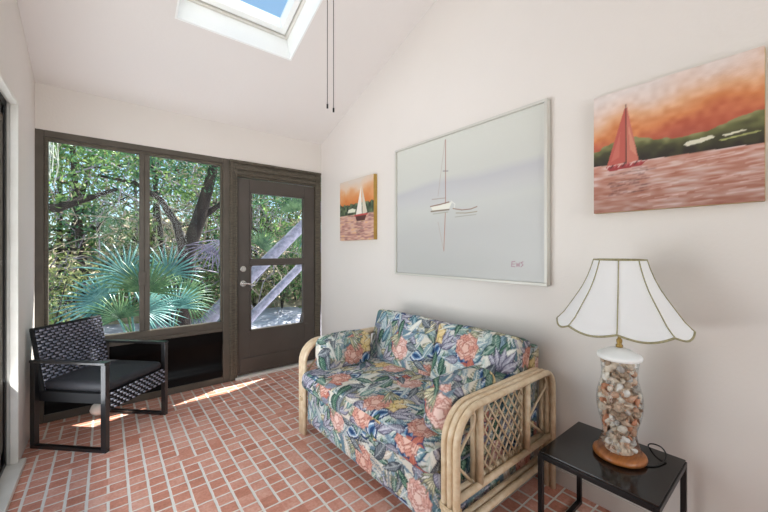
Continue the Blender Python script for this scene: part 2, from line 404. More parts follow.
# ---------------------------------------------------------------- raster painter (numpy) -> colour attribute
class Can:
    def __init__(s, w, h, res, bg):   # size in metres, origin bottom-left
        s.w, s.h, s.res = w, h, res; s.nx, s.ny = int(w/res), int(h/res)
        s.a = np.zeros((s.ny, s.nx, 3)); s.a[:] = bg
        s.X, s.Y = np.meshgrid((np.arange(s.nx)+.5)*res, (np.arange(s.ny)+.5)*res)
    def win(s, x0, x1, y0, y1):
        i0 = max(0, int(x0/s.res)-1); i1 = min(s.nx, int(x1/s.res)+2); j0 = max(0, int(y0/s.res)-1); j1 = min(s.ny, int(y1/s.res)+2)
        return slice(j0, max(j0, j1)), slice(i0, max(i0, i1))
    def put(s, sl, m, c, al=1):
        m = (m*al)[..., None]; c = np.asarray(c, float)
        s.a[sl] = s.a[sl]*(1-m)+c*m
    def poly(s, pts, c, al=1):
        pts = np.asarray(pts, float); sl = s.win(pts[:, 0].min(), pts[:, 0].max(), pts[:, 1].min(), pts[:, 1].max())
        X, Y = s.X[sl], s.Y[sl]; ins = np.zeros(X.shape, bool); n = len(pts)
        for i in range(n):
            x1, y1 = pts[i]; x2, y2 = pts[(i+1) % n]
            if y1 == y2: continue
            ins ^= ((Y < y1) != (Y < y2)) & (X < (x2-x1)*(Y-y1)/(y2-y1)+x1)
        s.put(sl, ins.astype(float), c, al)
    def line(s, pts, wd, c, al=1):
        for (x1, y1), (x2, y2) in zip(pts[:-1], pts[1:]):
            sl = s.win(min(x1, x2)-wd, max(x1, x2)+wd, min(y1, y2)-wd, max(y1, y2)+wd)
            X, Y = s.X[sl], s.Y[sl]; dx, dy = x2-x1, y2-y1; L = dx*dx+dy*dy+1e-12
            t = np.clip(((X-x1)*dx+(Y-y1)*dy)/L, 0, 1); d = np.hypot(X-x1-t*dx, Y-y1-t*dy)
            s.put(sl, np.clip((wd/2-d)/s.res+.5, 0, 1), c, al)
    def sample(s, x, y, wrap=False):
        fx = np.asarray(x)/s.res-.5; fy = np.asarray(y)/s.res-.5
        i = np.floor(fx).astype(int); j = np.floor(fy).astype(int); a = (fx-i)[..., None]; b_ = (fy-j)[..., None]
        if wrap: I = lambda q: q % s.nx; J = lambda q: q % s.ny
        else: I = lambda q: np.clip(q, 0, s.nx-1); J = lambda q: np.clip(q, 0, s.ny-1)
        A = s.a
        return (A[J(j), I(i)]*(1-a)+A[J(j), I(i+1)]*a)*(1-b_)+(A[J(j+1), I(i)]*(1-a)+A[J(j+1), I(i+1)]*a)*b_
def smooth_noise(shape, cells, seed):
    r = np.random.default_rng(seed); g_ = r.random((cells[0]+2, cells[1]+2))
    y = np.linspace(0, cells[0], shape[0]); x = np.linspace(0, cells[1], shape[1])
    j = y.astype(int); i = x.astype(int); fy = (y-j)[:, None]; fx = (x-i)[None]; fy = fy*fy*(3-2*fy); fx = fx*fx*(3-2*fx)
    G = lambda a, b_: g_[np.ix_(a, b_)]
    return (G(j, i)*(1-fx)+G(j, i+1)*fx)*(1-fy)+(G(j+1, i)*(1-fx)+G(j+1, i+1)*fx)*fy
def paint_attr(me, rgb):       # rgb per loop, 0..255 sRGB
    at = me.color_attributes.new('paint', 'FLOAT_COLOR', 'CORNER')
    L = np.ones((len(rgb), 4)); L[:, :3] = lin(rgb); at.data.foreach_set('color', L.ravel())
def ramp(t, stops):
    t = np.asarray(t); ps = [p for p, c in stops]
    return np.stack([np.interp(t, ps, [c[k] for p, c in stops]) for k in range(3)], -1)

def soften(c, k, gain, lift):
    g_ = c.a.mean(-1, keepdims=True); c.a = np.clip((g_+(c.a-g_)*k)*gain+lift, 0, 255)
def wall_canvas(name, can, x, yl, zb, mat_, parent, step):
    # painted sheet on the right wall: left edge at Y=yl (image left), bottom z=zb, facing -X
    nx = int(can.w/step); ny = int(can.h/step)
    us = np.linspace(0, can.w, nx+1); vs_ = np.linspace(0, can.h, ny+1)
    U, V = np.meshgrid(us, vs_); P = np.stack([np.full(U.shape, x), yl-U, zb+V], -1).reshape(-1, 3)
    idx = np.arange((nx+1)*(ny+1)).reshape(ny+1, nx+1)
    F = np.stack([idx[:-1, :-1], idx[:-1, 1:], idx[1:, 1:], idx[1:, :-1]], -1).reshape(-1, 4)
    m_ = MB(); m_.v = [tuple(p) for p in P]; m_.f = [tuple(f) for f in F.tolist()]
    ob = link(name, m_, mat_, parent)
    paint_attr(ob.data, can.sample(U.ravel(), V.ravel())[F.ravel()])
    return ob
M_paint = vcol_mat('painted canvas', .55, .3, bump=(90, .15))
M_print = vcol_mat('print behind glass', .35, .5)

# painting, right: red sail on a sunset lake
W_, H_ = .584, .586
c = Can(W_, H_, .0025, (0, 0, 0)); sh = c.a.shape[:2]; u = c.X/W_; v = c.Y/H_
n1 = smooth_noise(sh, (7, 5), 1); n2 = smooth_noise(sh, (50, 9), 2); n3 = smooth_noise(sh, (30, 26), 3); n4 = smooth_noise(sh, (90, 20), 5)
t = v+.13*(n1-.5)-.10*(u-.3)+.04*(n3-.5)
sky_c = ramp(t, [(.42, (178, 78, 60)), (.56, (196, 90, 58)), (.65, (218, 124, 66)), (.75, (230, 164, 116)), (.88, (226, 196, 180)), (1, (224, 208, 200))])
c.a = sky_c+(n3[..., None]-.5)*14
wat = ramp(n2*.55+n4*.3+.25*v+.05, [(.2, (176, 100, 76)), (.45, (196, 130, 108)), (.65, (208, 158, 142)), (.85, (222, 190, 180))])
wl = .405-.03*u
m = (v < wl)[..., None]; c.a = np.where(m, wat*(.86+.14*np.clip(v/.4, 0, 1))[..., None], c.a)
ht = .53+.05*np.sin(u*7+.2)*.6+.05*(n1-.3)+.03*(n3-.5)+.02*u
hm = ((v > wl) & (v < ht)); hc = ramp((v-wl)/(ht-wl+1e-6)+.5*(n3-.5), [(.0, (48, 40, 32)), (.5, (70, 68, 40)), (.85, (112, 112, 62)), (1, (138, 136, 84))])
c.a = np.where(hm[..., None], hc, c.a)
for p in [[(.60, .455), (.62, .475), (.69, .480), (.75, .487), (.77, .47), (.70, .45), (.62, .44)], [(.80, .475), (.90, .485), (.93, .478), (.82, .462)]]:
    c.poly([(a*W_, b_*H_) for a, b_ in p], (222, 214, 186))
c.poly([(a*W_, b_*H_) for a, b_ in [(.78, .445), (.97, .46), (.99, .452), (.8, .435)]], (168, 170, 96))
c.poly([(.10*W_, .39*H_), (.228*W_, .84*H_), (.245*W_, .84*H_), (.235*W_, .40*H_)], (196, 84, 70))
c.poly([(.245*W_, .85*H_), (.325*W_, .40*H_), (.245*W_, .39*H_)], (206, 108, 88))
c.poly([(.255*W_, .70*H_), (.30*W_, .52*H_), (.31*W_, .44*H_), (.265*W_, .50*H_)], (226, 150, 118), .6)
c.poly([(.13*W_, .42*H_), (.20*W_, .66*H_), (.19*W_, .45*H_)], (214, 112, 96), .6)
c.line([(.24*W_, .39*H_), (.237*W_, .87*H_)], .004, (88, 50, 46))
c.poly([(.09*W_, .385*H_), (.36*W_, .385*H_), (.39*W_, .40*H_), (.34*W_, .355*H_), (.12*W_, .345*H_)], (164, 50, 52))
for k in range(9): c.line([((.10+.028*k)*W_, .37*H_), ((.118+.028*k)*W_, .392*H_)], .005, [(226, 180, 170), (90, 40, 44), (200, 80, 80)][k % 3])
for k in range(60):
    a = random.uniform(.10, .38); q = random.uniform(.14, .34); l = random.uniform(.02, .07)
    c.line([(a*W_, q*H_), ((a+l)*W_, q*H_+.002)], .005, (96, 52, 48), .35)
for k in range(46):
    a = random.uniform(.3, .95); q = random.uniform(.02, .35); l = random.uniform(.04, .2)
    c.line([(a*W_, q*H_), ((a+l)*W_, (q+.01)*H_)], .004, (236, 208, 200), .45)
soften(c, .86, .95, 10)
t_ = empty('painting', (XR-.02, .40, 1.495), 'square canvas painting of a red-sailed boat on a sunset lake, hanging above the table lamp', 'painting')
r_ = MB(); r_.box(XR-.034, XR-.002, .105, .689, 1.490, 2.076); link('canvas_edge', r_, M_gold, t_, bevel=.002)
wall_canvas('canvas', c, XR-.036, .689, 1.490, M_paint, t_, .0035)

# painting, left small: white sail
W_, H_ = .59, .61
c = Can(W_, H_, .003, (0, 0, 0)); sh = c.a.shape[:2]; u = c.X/W_; v = c.Y/H_
n1 = smooth_noise(sh, (6, 5), 11); n3 = smooth_noise(sh, (24, 20), 13); n4 = smooth_noise(sh, (60, 10), 15)
t = v+.16*(n1-.5)+.05*(n3-.5)
c.a = ramp(t, [(.45, (196, 92, 40)), (.6, (222, 120, 50)), (.75, (226, 150, 90)), (.88, (224, 190, 160)), (1, (214, 196, 180))])
wat = ramp(n4, [(.1, (150, 100, 96)), (.4, (196, 134, 116)), (.7, (214, 170, 150)), (.95, (230, 170, 110))])
c.a = np.where((v < .42)[..., None], wat, c.a)
ht = .60+.06*(n1-.5)+.05*(n3-.5)
c.a = np.where(((v >= .42) & (v < ht))[..., None], ramp(n3, [(.2, (40, 50, 40)), (.6, (70, 84, 56)), (.9, (104, 120, 80))]), c.a)
c.poly([(.25*W_, .46*H_), (.28*W_, .51*H_), (.40*W_, .525*H_), (.50*W_, .50*H_), (.48*W_, .455*H_)], (226, 224, 196))
c.poly([(.50*W_, .40*H_), (.66*W_, .87*H_), (.68*W_, .42*H_)], (236, 226, 212)); c.poly([(.68*W_, .86*H_), (.83*W_, .43*H_), (.70*W_, .40*H_)], (214, 200, 176))
c.poly([(.48*W_, .40*H_), (.82*W_, .41*H_), (.76*W_, .31*H_), (.53*W_, .31*H_)], (84, 44, 40)); c.line([(.47*W_, .40*H_), (.83*W_, .405*H_)], .016, (196, 60, 56))
for k in range(40):
    a = random.uniform(.5, .72); q = random.uniform(.08, .3); c.line([(a*W_, q*H_), ((a+.06)*W_, q*H_)], .006, (104, 66, 66), .45)
soften(c, .85, .94, 14)
t_ = empty('painting', (XR-.02, 2.835, 1.41), 'small canvas painting of a white-sailed boat on orange water, hanging beside the door', 'painting')
r_ = MB(); r_.box(XR-.042, XR-.002, 2.535, 3.125, 1.408, 2.018); link('canvas_edge', r_, M_gold, t_, bevel=.002)
wall_canvas('canvas', c, XR-.044, 3.125, 1.408, M_paint, t_, .005)

# large framed print
YL, YR, Z0, Z1 = 2.237, .924, 1.100, 2.161; fwid = .017
W_, H_ = YL-YR-2*fwid, Z1-Z0-2*fwid
c = Can(W_, H_, .003, (0, 0, 0)); sh = c.a.shape[:2]; u = c.X/W_; v = c.Y/H_
n1 = smooth_noise(sh, (9, 3), 21)
c.a = ramp(v+.05*(n1-.5)-.04*u, [(0, (182, 182, 184)), (.3, (188, 188, 191)), (.48, (197, 198, 199)), (.56, (194, 194, 199)), (.64, (187, 187, 195)), (.69, (200, 201, 200)), (1, (208, 209, 206))])
def PX(x, y):   # photo reading of the print's lines, as a place on the wall
    uu = (x-384)/343.; d0 = math.sin(math.radians(38.9)); d1 = math.cos(math.radians(38.9))
    dx = d0+uu*d1; dy = d1-uu*d0; tt = (XR-.028)/dx
    return (YL-fwid-dy*tt, 1.3-(y-251)/343.*tt-Z0-fwid)
red = (150, 96, 84)
c.line([PX(445.5, 139.6), PX(445.5, 204)], .0055, red); c.line([PX(445, 140), PX(438, 196)], .003, (170, 150, 146))
c.line([PX(445.3, 213), PX(443.8, 251)], .0055, (166, 110, 92)); c.line([PX(443.8, 251), PX(438, 222)], .003, (176, 156, 150))
c.line([PX(443, 171), PX(448, 171)], .005, (110, 100, 110)); c.line([PX(432, 199.5), PX(445, 198)], .004, (150, 130, 120))
c.poly([PX(430.5, 206), PX(433, 211.5), PX(449, 209), PX(452, 202), PX(446, 203.5)], (228, 226, 220))
c.line([PX(430.5, 206.5), PX(440, 204.5), PX(449, 202)], .007, (120, 84, 72)); c.line([PX(431, 211.5), PX(449, 209.5)], .009, (112, 96, 80))
c.line([PX(433, 214), PX(448, 212)], .004, (150, 150, 132)); c.line([PX(451, 201), PX(455, 204), PX(454, 209)], .004, (238, 236, 232))
c.line([PX(453, 208.5), PX(462, 210), PX(471, 209), PX(477, 206.5)], .0055, (128, 92, 78)); c.line([PX(456, 213), PX(466, 213), PX(477, 211.5)], .0045, (140, 126, 104)); c.line([PX(455, 217), PX(476, 214.5)], .0035, (150, 146, 138))
sg = lambda *p: c.line([PX(*q) for q in p], .0045, (150, 104, 122))
sg((515, 261.5), (512, 261.8), (511.5, 266.3), (515, 266.6)); sg((511.8, 264), (514.5, 264.1))
sg((516, 263), (517, 266.5), (518, 263.5), (519, 266.5), (519.8, 262.6)); sg((523, 261.8), (521.2, 262.6), (523, 265), (521, 266.8))
c.a = c.a+np.array([3, 2, -4])
t_ = empty('framed_print', (XR-.02, 1.58, Z0), 'large silver-framed pale grey print of a thin-masted sailboat, hanging above the sofa', 'framed print')
f_ = MB(); xf = XR-.045
f_.box(xf, XR-.003, YR, YL, Z0, Z0+fwid); f_.box(xf, XR-.003, YR, YL, Z1-fwid, Z1); f_.box(xf, XR-.003, YR, YR+fwid, Z0+fwid, Z1-fwid); f_.box(xf, XR-.003, YL-fwid, YL, Z0+fwid, Z1-fwid)
link('frame', f_, M_frame, t_, bevel=.002)
wall_canvas('print', c, XR-.028, YL-fwid, Z0+fwid, M_print, t_, .0035)
link('backing', MB().box(XR-.026, XR-.004, YR+.01, YL-.01, Z0+.01, Z1-.01), M_black, t_)

# ---------------------------------------------------------------- floral fabric
PEONY = []
def floral():
    T = 1.2; c = Can(T, T, .002, (218, 214, 206)); R = random.Random(12)
    sh = c.a.shape[:2]; n1 = smooth_noise(sh, (9, 9), 31)
    c.a = ramp(n1, [(.2, (158, 172, 180)), (.5, (202, 200, 192)), (.8, (212, 202, 184))])
    def wrapd(fn, x, y, r):
        for ox in (-T, 0, T):
            for oy in (-T, 0, T):
                if -r < x+ox < T+r and -r < y+oy < T+r: fn(x+ox, y+oy)
    def leafshape(cx, cy, L, w_, a, fill, out, vein, st=None, bend=0):
        def pt(t, s_):
            x = t*L; y = s_*w_*math.sin(PI*min(1, t)**.8)*(1-.25*t)+bend*L*t*t
            return (cx+x*math.cos(a)-y*math.sin(a), cy+x*math.sin(a)+y*math.cos(a))
        n = 12; p = [pt(i/n, 1) for i in range(n+1)]+[pt(i/n, -1) for i in range(n, -1, -1)]
        c.poly(p, fill)
        if st is not None:
            c.poly([pt(i/n, 1) for i in range(n+1)]+[pt(i/n, 0) for i in range(n, -1, -1)], st)
        if out: c.line(p, .0042, out)
        if vein:
            c.line([pt(i/n, 0) for i in range(n+1)], .004, vein)
            for i in range(2, 10):
                for s_ in (-1, 1): c.line([pt(i/n, 0), pt(min(1, (i+2)/n), .85*s_)], .0026, vein, .8)
    teal, dteal, navy, cream, lav = (88, 138, 132), (42, 84, 78), (38, 60, 104), (226, 220, 204), (126, 122, 142)
    def sweep(x, y):
        a = R.uniform(0, 2*PI); k = R.choice([(134, 160, 172), (100, 136, 148), (140, 138, 156), (166, 184, 176), (196, 180, 160), (74, 108, 112), (206, 204, 190)])
        leafshape(x, y, R.uniform(.12, .26), R.uniform(.012, .03), a, k, None, (228, 224, 214) if R.random() < .5 else (96, 120, 140), bend=R.uniform(-.4, .4))
    def leaf(x, y):
        a = R.uniform(0, 2*PI); k, d, vn = R.choice([((76, 118, 104), (28, 56, 54), (170, 186, 166)), ((46, 88, 74), (24, 52, 58), (140, 170, 140)), ((120, 160, 150), (52, 92, 96), (214, 214, 196)), ((70, 122, 136), (30, 56, 96), (180, 200, 206)), (lav, (70, 66, 92), (190, 190, 200)), ((92, 100, 110), (50, 56, 70), (170, 176, 176)), ((196, 182, 136), (110, 100, 70), (232, 222, 190))])
        leafshape(x, y, R.uniform(.10, .17), R.uniform(.022, .036), a, k, d, vn, st=tuple(q*.86 for q in k), bend=R.uniform(-.3, .3))
    def stripes(x, y):
        a = R.uniform(0, 2*PI)
        for k in range(-3, 4):
            leafshape(x, y, R.uniform(.09, .14), .008, a+k*.16, R.choice([(228, 216, 180), (206, 196, 150), (176, 186, 150), (226, 222, 214)]), (112, 112, 92), None)
    def drop(x, y):
        a = R.uniform(0, 2*PI)
        for L, w_, k in ((.14, .05, (36, 62, 112)), (.112, .036, (206, 214, 222)), (.092, .027, (96, 138, 176)), (.066, .014, (34, 66, 116))):
            leafshape(x+(.14-L)*.5*math.cos(a), y+(.14-L)*.5*math.sin(a), L, w_, a, k, None, None)
    def peony(x, y, s_=1, pal=None):
        if 0 < x < T and 0 < y < T: PEONY.append((x, y))
        pal = pal or R.choice([((222, 166, 150), (234, 198, 184), (176, 104, 94)), ((216, 144, 124), (228, 180, 160), (160, 84, 72))])
        rr = .075*s_
        for ring_, n in ((1, 9), (.72, 8), (.45, 6), (.2, 4)):
            for k in range(n):
                a = 2*PI*k/n+ring_*3; px, py = x+rr*ring_*.7*math.cos(a), y+rr*ring_*.7*math.sin(a); q = rr*.36
                pts = [(px+q*(1+.18*math.sin(5*b_+k))*math.cos(b_), py+q*(1+.18*math.sin(5*b_+k))*math.sin(b_)) for b_ in np.linspace(0, 2*PI, 14)]
                c.poly(pts, pal[1] if (k+int(ring_*10)) % 2 else pal[0]); c.line(pts, .0034, pal[2], .75)
    def hib(x, y):
        pal = R.choice([((190, 98, 74), (214, 146, 114), (84, 56, 70)), ((216, 182, 112), (232, 208, 156), (150, 110, 60)), ((178, 84, 70), (212, 126, 100), (50, 56, 108))])
        a0 = R.uniform(0, 6)
        for k in range(5): leafshape(x, y, .075, .032, a0+k*2*PI/5, pal[0], pal[2], pal[1])
        c.line([(x, y), (x+.03*math.cos(a0), y+.03*math.sin(a0))], .008, (230, 200, 110))
    def lily(x, y):
        a0 = R.uniform(0, 6)
        for k in range(-2, 3): leafshape(x, y, .13, .024, a0+k*.42, (146, 140, 158), (70, 68, 92), (206, 204, 212), st=(112, 106, 130))
    def scat(fn, n, r, jit=.8, off=0):
        g_ = int(math.ceil(math.sqrt(n))); 
        for i in range(g_):
            for j in range(g_):
                x = (i+.5+R.uniform(-.5, .5)*jit)*T/g_+off; y = (j+.5+R.uniform(-.5, .5)*jit)*T/g_+off
                st = R.getstate()
                def f2(X, Y): R.setstate(st); fn(X, Y)
                wrapd(f2, x % T, y % T, r)
    scat(sweep, 200, .27); scat(leaf, 100, .18); scat(stripes, 49, .15, off=.05); scat(sweep, 100, .27); scat(leaf, 49, .18, off=.03)
    scat(drop, 16, .15, .5, .1); scat(lily, 16, .15, .6, .2); scat(hib, 9, .09, .7, .04); scat(sweep, 49, .27); scat(peony, 9, .1, .6, .0); scat(stripes, 9, .15, .6, .1); scat(leaf, 36, .18, .7, .08)
    g_ = c.a.mean(-1, keepdims=True); c.a = (g_+(c.a-g_)*.80)*1.02
    return c
FL = floral()
M_fab = vcol_mat('floral cotton', .9, .15, bump=(120, .2))

def cushion(name, ctr, size, r, puff, R3, uvf, parent, mat_=None, res=.006, bulge=None):
    """rounded, puffed box with its faces finely divided; uvf(face, local xyz) -> fabric metres"""
    h = np.array(size)/2; V = {}; vl = []; fl = []; uvl = []
    for ax in range(3):
        o1, o2 = (ax+1) % 3, (ax+2) % 3
        n1_, n2_ = max(2, int(size[o1]/res)), max(2, int(size[o2]/res))
        for sg_ in (-1, 1):
            a = np.linspace(-1, 1, n1_+1); b_ = np.linspace(-1, 1, n2_+1); A, B = np.meshgrid(a, b_, indexing='ij')
            p = np.zeros(A.shape+(3,)); p[..., ax] = sg_*h[ax]; p[..., o1] = A*h[o1]; p[..., o2] = B*h[o2]
            q = p.copy(); inner = h-r; cl = np.clip(p, -inner, inner); d = p-cl; L = np.linalg.norm(d, axis=-1, keepdims=True)
            q = cl+d/np.maximum(L, 1e-9)*r
            # even puff in all three directions
            k = q/h; pf = np.stack([(1-k[..., 1]**2)*(1-k[..., 2]**2), (1-k[..., 0]**2)*(1-k[..., 2]**2), (1-k[..., 0]**2)*(1-k[..., 1]**2)], -1)
            q = q+np.sign(k)*np.abs(k)*np.array(puff)*pf.clip(0)
            if bulge: q = bulge(q)
            ids = np.zeros(A.shape, int)
            for i in range(n1_+1):
                for j in range(n2_+1):
                    edge = i in (0, n1_) or j in (0, n2_)
                    key = tuple(np.round(q[i, j], 4)) if edge else None
                    if key is not None and key in V: ids[i, j] = V[key]
                    else:
                        ids[i, j] = len(vl); vl.append(q[i, j])
                        if key is not None: V[key] = ids[i, j]
            UV = uvf(ax, sg_, q)
            f = np.stack([ids[:-1, :-1], ids[1:, :-1], ids[1:, 1:], ids[:-1, 1:]], -1).reshape(-1, 4)
            w_ = np.stack([UV[:-1, :-1], UV[1:, :-1], UV[1:, 1:], UV[:-1, 1:]], 2).reshape(-1, 4, 2)
            if sg_ < 0: f = f[:, ::-1]; w_ = w_[:, ::-1]
            fl.append(f); uvl.append(w_)
    F = np.concatenate(fl); W = np.concatenate(uvl).reshape(-1, 2); P = np.array(vl)
    P = P@np.array(R3).T+np.array(ctr)
    m_ = MB(); m_.v = [tuple(p) for p in P]; m_.f = [tuple(f) for f in F.tolist()]
    ob = link(name, m_, mat_ or M_fab, parent, smooth=True)
    if mat_ is None: paint_attr(ob.data, FL.sample(W[:, 0], W[:, 1], True))
    return ob
def rotY(a): return np.array([[math.cos(a), 0, math.sin(a)], [0, 1, 0], [-math.sin(a), 0, math.cos(a)]])
I3 = np.eye(3)

# ---------------------------------------------------------------- sofa
def make_sofa():
    root = empty('rattan_sofa', (1.5, 1.57, 0), 'two-seat rattan sofa upholstered in blue, green and coral floral fabric', 'sofa')
    ZT = .47
    def waterfall(x0, off=0):
        def f(ax, sg_, q):
            X, Y, Z = q[..., 0], q[..., 1], q[..., 2]
            if ax == 0: return np.stack([Y+off, x0+Z*1.0], -1)
            if ax == 2: return np.stack([Y+off, x0+(X+.3)], -1)
            return np.stack([Y+sg_*(X-X.min())+off, x0+Z], -1)
        return f
    YN, YFAR = .968, 2.20
    yc, yl = (YN+YFAR)/2, YFAR-YN
    cushion('seat_base', (1.48, yc, .235), (.80, yl, .27), .03, (.004, 0, 0), I3, waterfall(.15, .37), root)
    cushion('seat_cushion', (1.375, yc, .415), (.70, yl-.005, .13), .055, (.012, .0, .022), I3, waterfall(.60, .37), root)
    # back frame cover and two back cushions
    cushion('backrest', (1.87, yc, .50), (.10, yl-.004, .53), .02, (.005, 0, 0), rotY(.06), waterfall(.9, .1), root)
    for i, (y0, y1) in enumerate(((1.545, 2.195), (.968, 1.54))):
        bc = cushion('back_cushion', (1.725, (y0+y1)/2, .625), (.165, y1-y0, .40), .034, (.026, .004, .010), rotY(.26), waterfall(.25+.33*i, .62+.47*i), root)
    for i, y in enumerate((2.115, 1.06)):
        cushion('bolster_cushion', (1.335, y, .585), (.40, .16, .225), .05, (.012, .018, .02), I3, lambda ax, sg_, q, i=i: np.stack([(q[..., 0]-q[..., 0].min())*(0 if ax == 0 else -1 if (ax == 2 or sg_ < 0) else 1)+q[..., 1]+PEONY[4-i][0]-(.12, -.045)[i], q[..., 2]+q[..., 1]*(ax == 2)+PEONY[4-i][1]-.01], -1), root)
    # rattan arms
    def arm(ys, inner):
        r = .0155; xf, xb, zt = 1.087, 1.907, .647; R_ = .14
        def hoop(y, xf=xf, xb=xb, zt=zt, R_=R_, z0=.0):
            p = [(xf, y, z0), (xf, y, .2), (xf, y, zt-R_)]
            for k in range(1, 10): a = PI-k*PI/2/9; p.append((xf+R_+R_*math.cos(a), y, zt-R_+R_*math.sin(a)))
            p.append(((xf+xb)/2, y, zt)); Rb = .09
            for k in range(0, 10): a = PI/2-k*PI/2/9; p.append((xb-Rb+Rb*math.cos(a), y, zt-Rb+Rb*math.sin(a)))
            p += [(xb, y, .3), (xb, y, z0)]
            return p
        for y in ys: link('arm_pole', MB().tube(hoop(y), r, 12), M_rattan, root, smooth=True)
        ym = ys[1]; yo = ys[2]
        for y in (ym+.017, ym-.0175):
            link('rail', MB().tube([(xf, y, .284), (xb, y, .284)], .0155, 12), M_rattan, root, smooth=True)
            link('rail', MB().tube([(xf, y, .160), (xb, y, .160)], .0160, 12), M_rattan, root, smooth=True)
        for x in (1.262, 1.66):
            for dy in (.016, -.017):
                link('upright', MB().tube([(x, ym+dy, .285), (x, ym+dy, zt-.005)], .0155, 12), M_rattan, root, smooth=True)
        # lattice between the uprights
        lt = MB(); x0, x1, z0, z1 = 1.28, 1.642, .285, zt-.012; st = .055; s_ = 1.3
        for sg_, dy in ((1, .004), (-1, -.004)):
            k = -20
            while k < 40:
                pts = []
                # line z = z0 + s*(x-x0-k*st) (or mirrored)
                for q in range(2): pass
                xa, xb_ = (x0+k*st, x0+k*st+(z1-z0)/s_)
                ln = [(xa, z0), (xb_, z1)]
                if xb_ > x0 and xa < x1:
                    (ax_, az), (bx_, bz) = ln
                    if ax_ < x0: az += (x0-ax_)*s_; ax_ = x0
                    if bx_ > x1: bz -= (bx_-x1)*s_; bx_ = x1
                    if bx_-ax_ > .01:
                        if sg_ < 0: ax_, bx_ = x1+x0-ax_, x1+x0-bx_
                        lt.tube([(ax_, ym+dy, az), (bx_, ym+dy, bz)], .0045, 6)
                k += 1
        link('lattice', lt, M_rattan, root, smooth=True)
        # curved scissor canes in the side bays
        for xa, xb_ in ((1.105, 1.245), (1.68, 1.885)):
            w_ = xb_-xa; p = []
            for k in range(17):
                t = k/16; z = zt-.02-.20*t; p.append((xa+w_*(.82+.16*math.sin(PI*min(1, t*1.5))-.86*max(0, t-.25)**1.3*1.35), ym-.006, z))
            link('scissor_cane', MB().tube(p, .0068, 6), M_rattan, root, smooth=True)
            link('scissor_cane', MB().tube([(xa-.005, ym+.008, .44), (xa+w_*.5, ym+.008, .36), (xb_, ym+.008, .285)], .0068, 6), M_rattan, root, smooth=True)
        for x in (xf, xb):
            bd = MB(); w2 = (ys[0]-ys[2])/2+.0185; p = []
            for a in np.linspace(0, 2*PI*4, 4*20+1):
                p.append((x+.0192*math.cos(a), ym+np.sign(math.sin(a))*abs(math.sin(a))**.5*w2, .238+.0066*a/(2*PI)))
            bd.tube(p, .0042, 6)
            link('binding', bd, M_bind, root, smooth=True)
    arm([.947, .916, .885], 1)
    arm([2.238, 2.269, 2.300], -1)
    for x in (1.115, 1.87): link('cross_rail', MB().tube([(x, .95, .115), (x, 2.23, .115)], .014, 10), M_rattan, root, smooth=True)
    return root
make_sofa()

# ---------------------------------------------------------------- wicker armchair
def wicker(mb, mv, W, H, fr, px=.024, pz=.0185):
    """woven panel; fr(a,b,d): a across 0..W, b up 0..H, d out of the face"""
    nv = int(W/px); nh = int(H/pz)
    for i in range(nh):
        z = (i+.5)*pz*H/(nh*pz); p = []; n = nv*6
        vs = []; fs = []
        for k in range(n+1):
            a = W*k/n; d = .0065*math.cos(PI*k/6+PI*(i % 2)); hw = pz*.36
            vs += [fr(a, z-hw, d-.0012), fr(a, z, d+.0012), fr(a, z+hw, d-.0012)]
        for k in range(n): 
            q = 3*k; fs += [(q, q+3, q+4, q+1), (q+1, q+4, q+5, q+2)]
        mb.add(vs, fs)
    for k in range(nv+1):
        a = W*k/nv; hw = px*.2
        mv.add([fr(a-hw, 0, 0), fr(a+hw, 0, 0), fr(a+hw, H, 0), fr(a-hw, H, 0)], [(0, 1, 2, 3)])
def make_chair():
    root = empty('wicker_armchair', (-.010, 3.220, 0), 'black wicker armchair with square metal arms and a charcoal seat pad, in the window corner', 'armchair', rotz=-PI/4)
    D, Wd = .275, .274; b2 = .0175
    for sgn in (-1, 1):
        y0, y1 = sorted((sgn*Wd, sgn*(Wd-.032)))
        m_ = MB(); z1 = .582
        m_.box(-D, D, y0, y1, 0, .022); m_.box(-D, -D+.035, y0, y1, .022, z1-.018); m_.box(D-.035, D, y0, y1, .022, z1-.018)
        link('leg_frame', m_, M_chairm, root, bevel=.003, world=False)
        m_ = MB(); m_.box(-D, D, y0-.006, y1+.006, z1-.018, z1); link('armrest', m_, M_chairm, root, bevel=.004, world=False)
    wi = Wd-.034
    # seat frame box with woven apron
    m_ = MB(); m_.box(-D+.02, D-.012, -wi, wi, .30, .365); link('seat_frame', m_, M_wickb, root, world=False)
    m_ = MB(); mv = MB(); wicker(m_, mv, 2*wi, .115, lambda a, b_, d: (D-.004+d, -wi+a, .262+b_)); mv.box(D-.014, D-.006, -wi, wi, .262, .375)
    ap = link('front_apron', mv, M_wickb, root, world=False); link('weave', m_, M_wick, ap, world=False)
    m_ = MB(); mv = MB(); wicker(m_, mv, 2*wi, .40, lambda a, b_, d: (-.205-.20*b_+d, -wi+a, .37+b_))
    wicker(m_, mv, 2*wi, .40, lambda a, b_, d: (-.235-.20*b_-d, -wi+a, .37+b_))
    bk = link('backrest', mv, M_wickb, root, world=False); link('weave', m_, M_wick, bk, world=False)
    m_ = MB(); sh_ = Matrix(((1, 0, -.2, 0), (0, 1, 0, 0), (0, 0, 1, 0), (0, 0, 0, 1)))
    m_.box(-.226+.2*.36, -.214+.2*.36, -wi+.002, wi-.002, .36, .772, sh_)
    m_.tube([sh_@Vector((-.22+.2*.37, y, z)) for y, z in ((-wi, .37), (-wi, .772), (wi, .772), (wi, .37))], .014, 8)
    link('back_frame', m_, M_wickb, root, world=False)
    m_ = MB()
    ob = cushion('seat_pad', (0.018, 0, .402), (.485, 2*wi-.01, .065), .028, (.0, .0, .014), I3, lambda ax, s_, q: q[..., :2], None, M_seat, res=.02)
    ob.parent = root
    return root
make_chair()
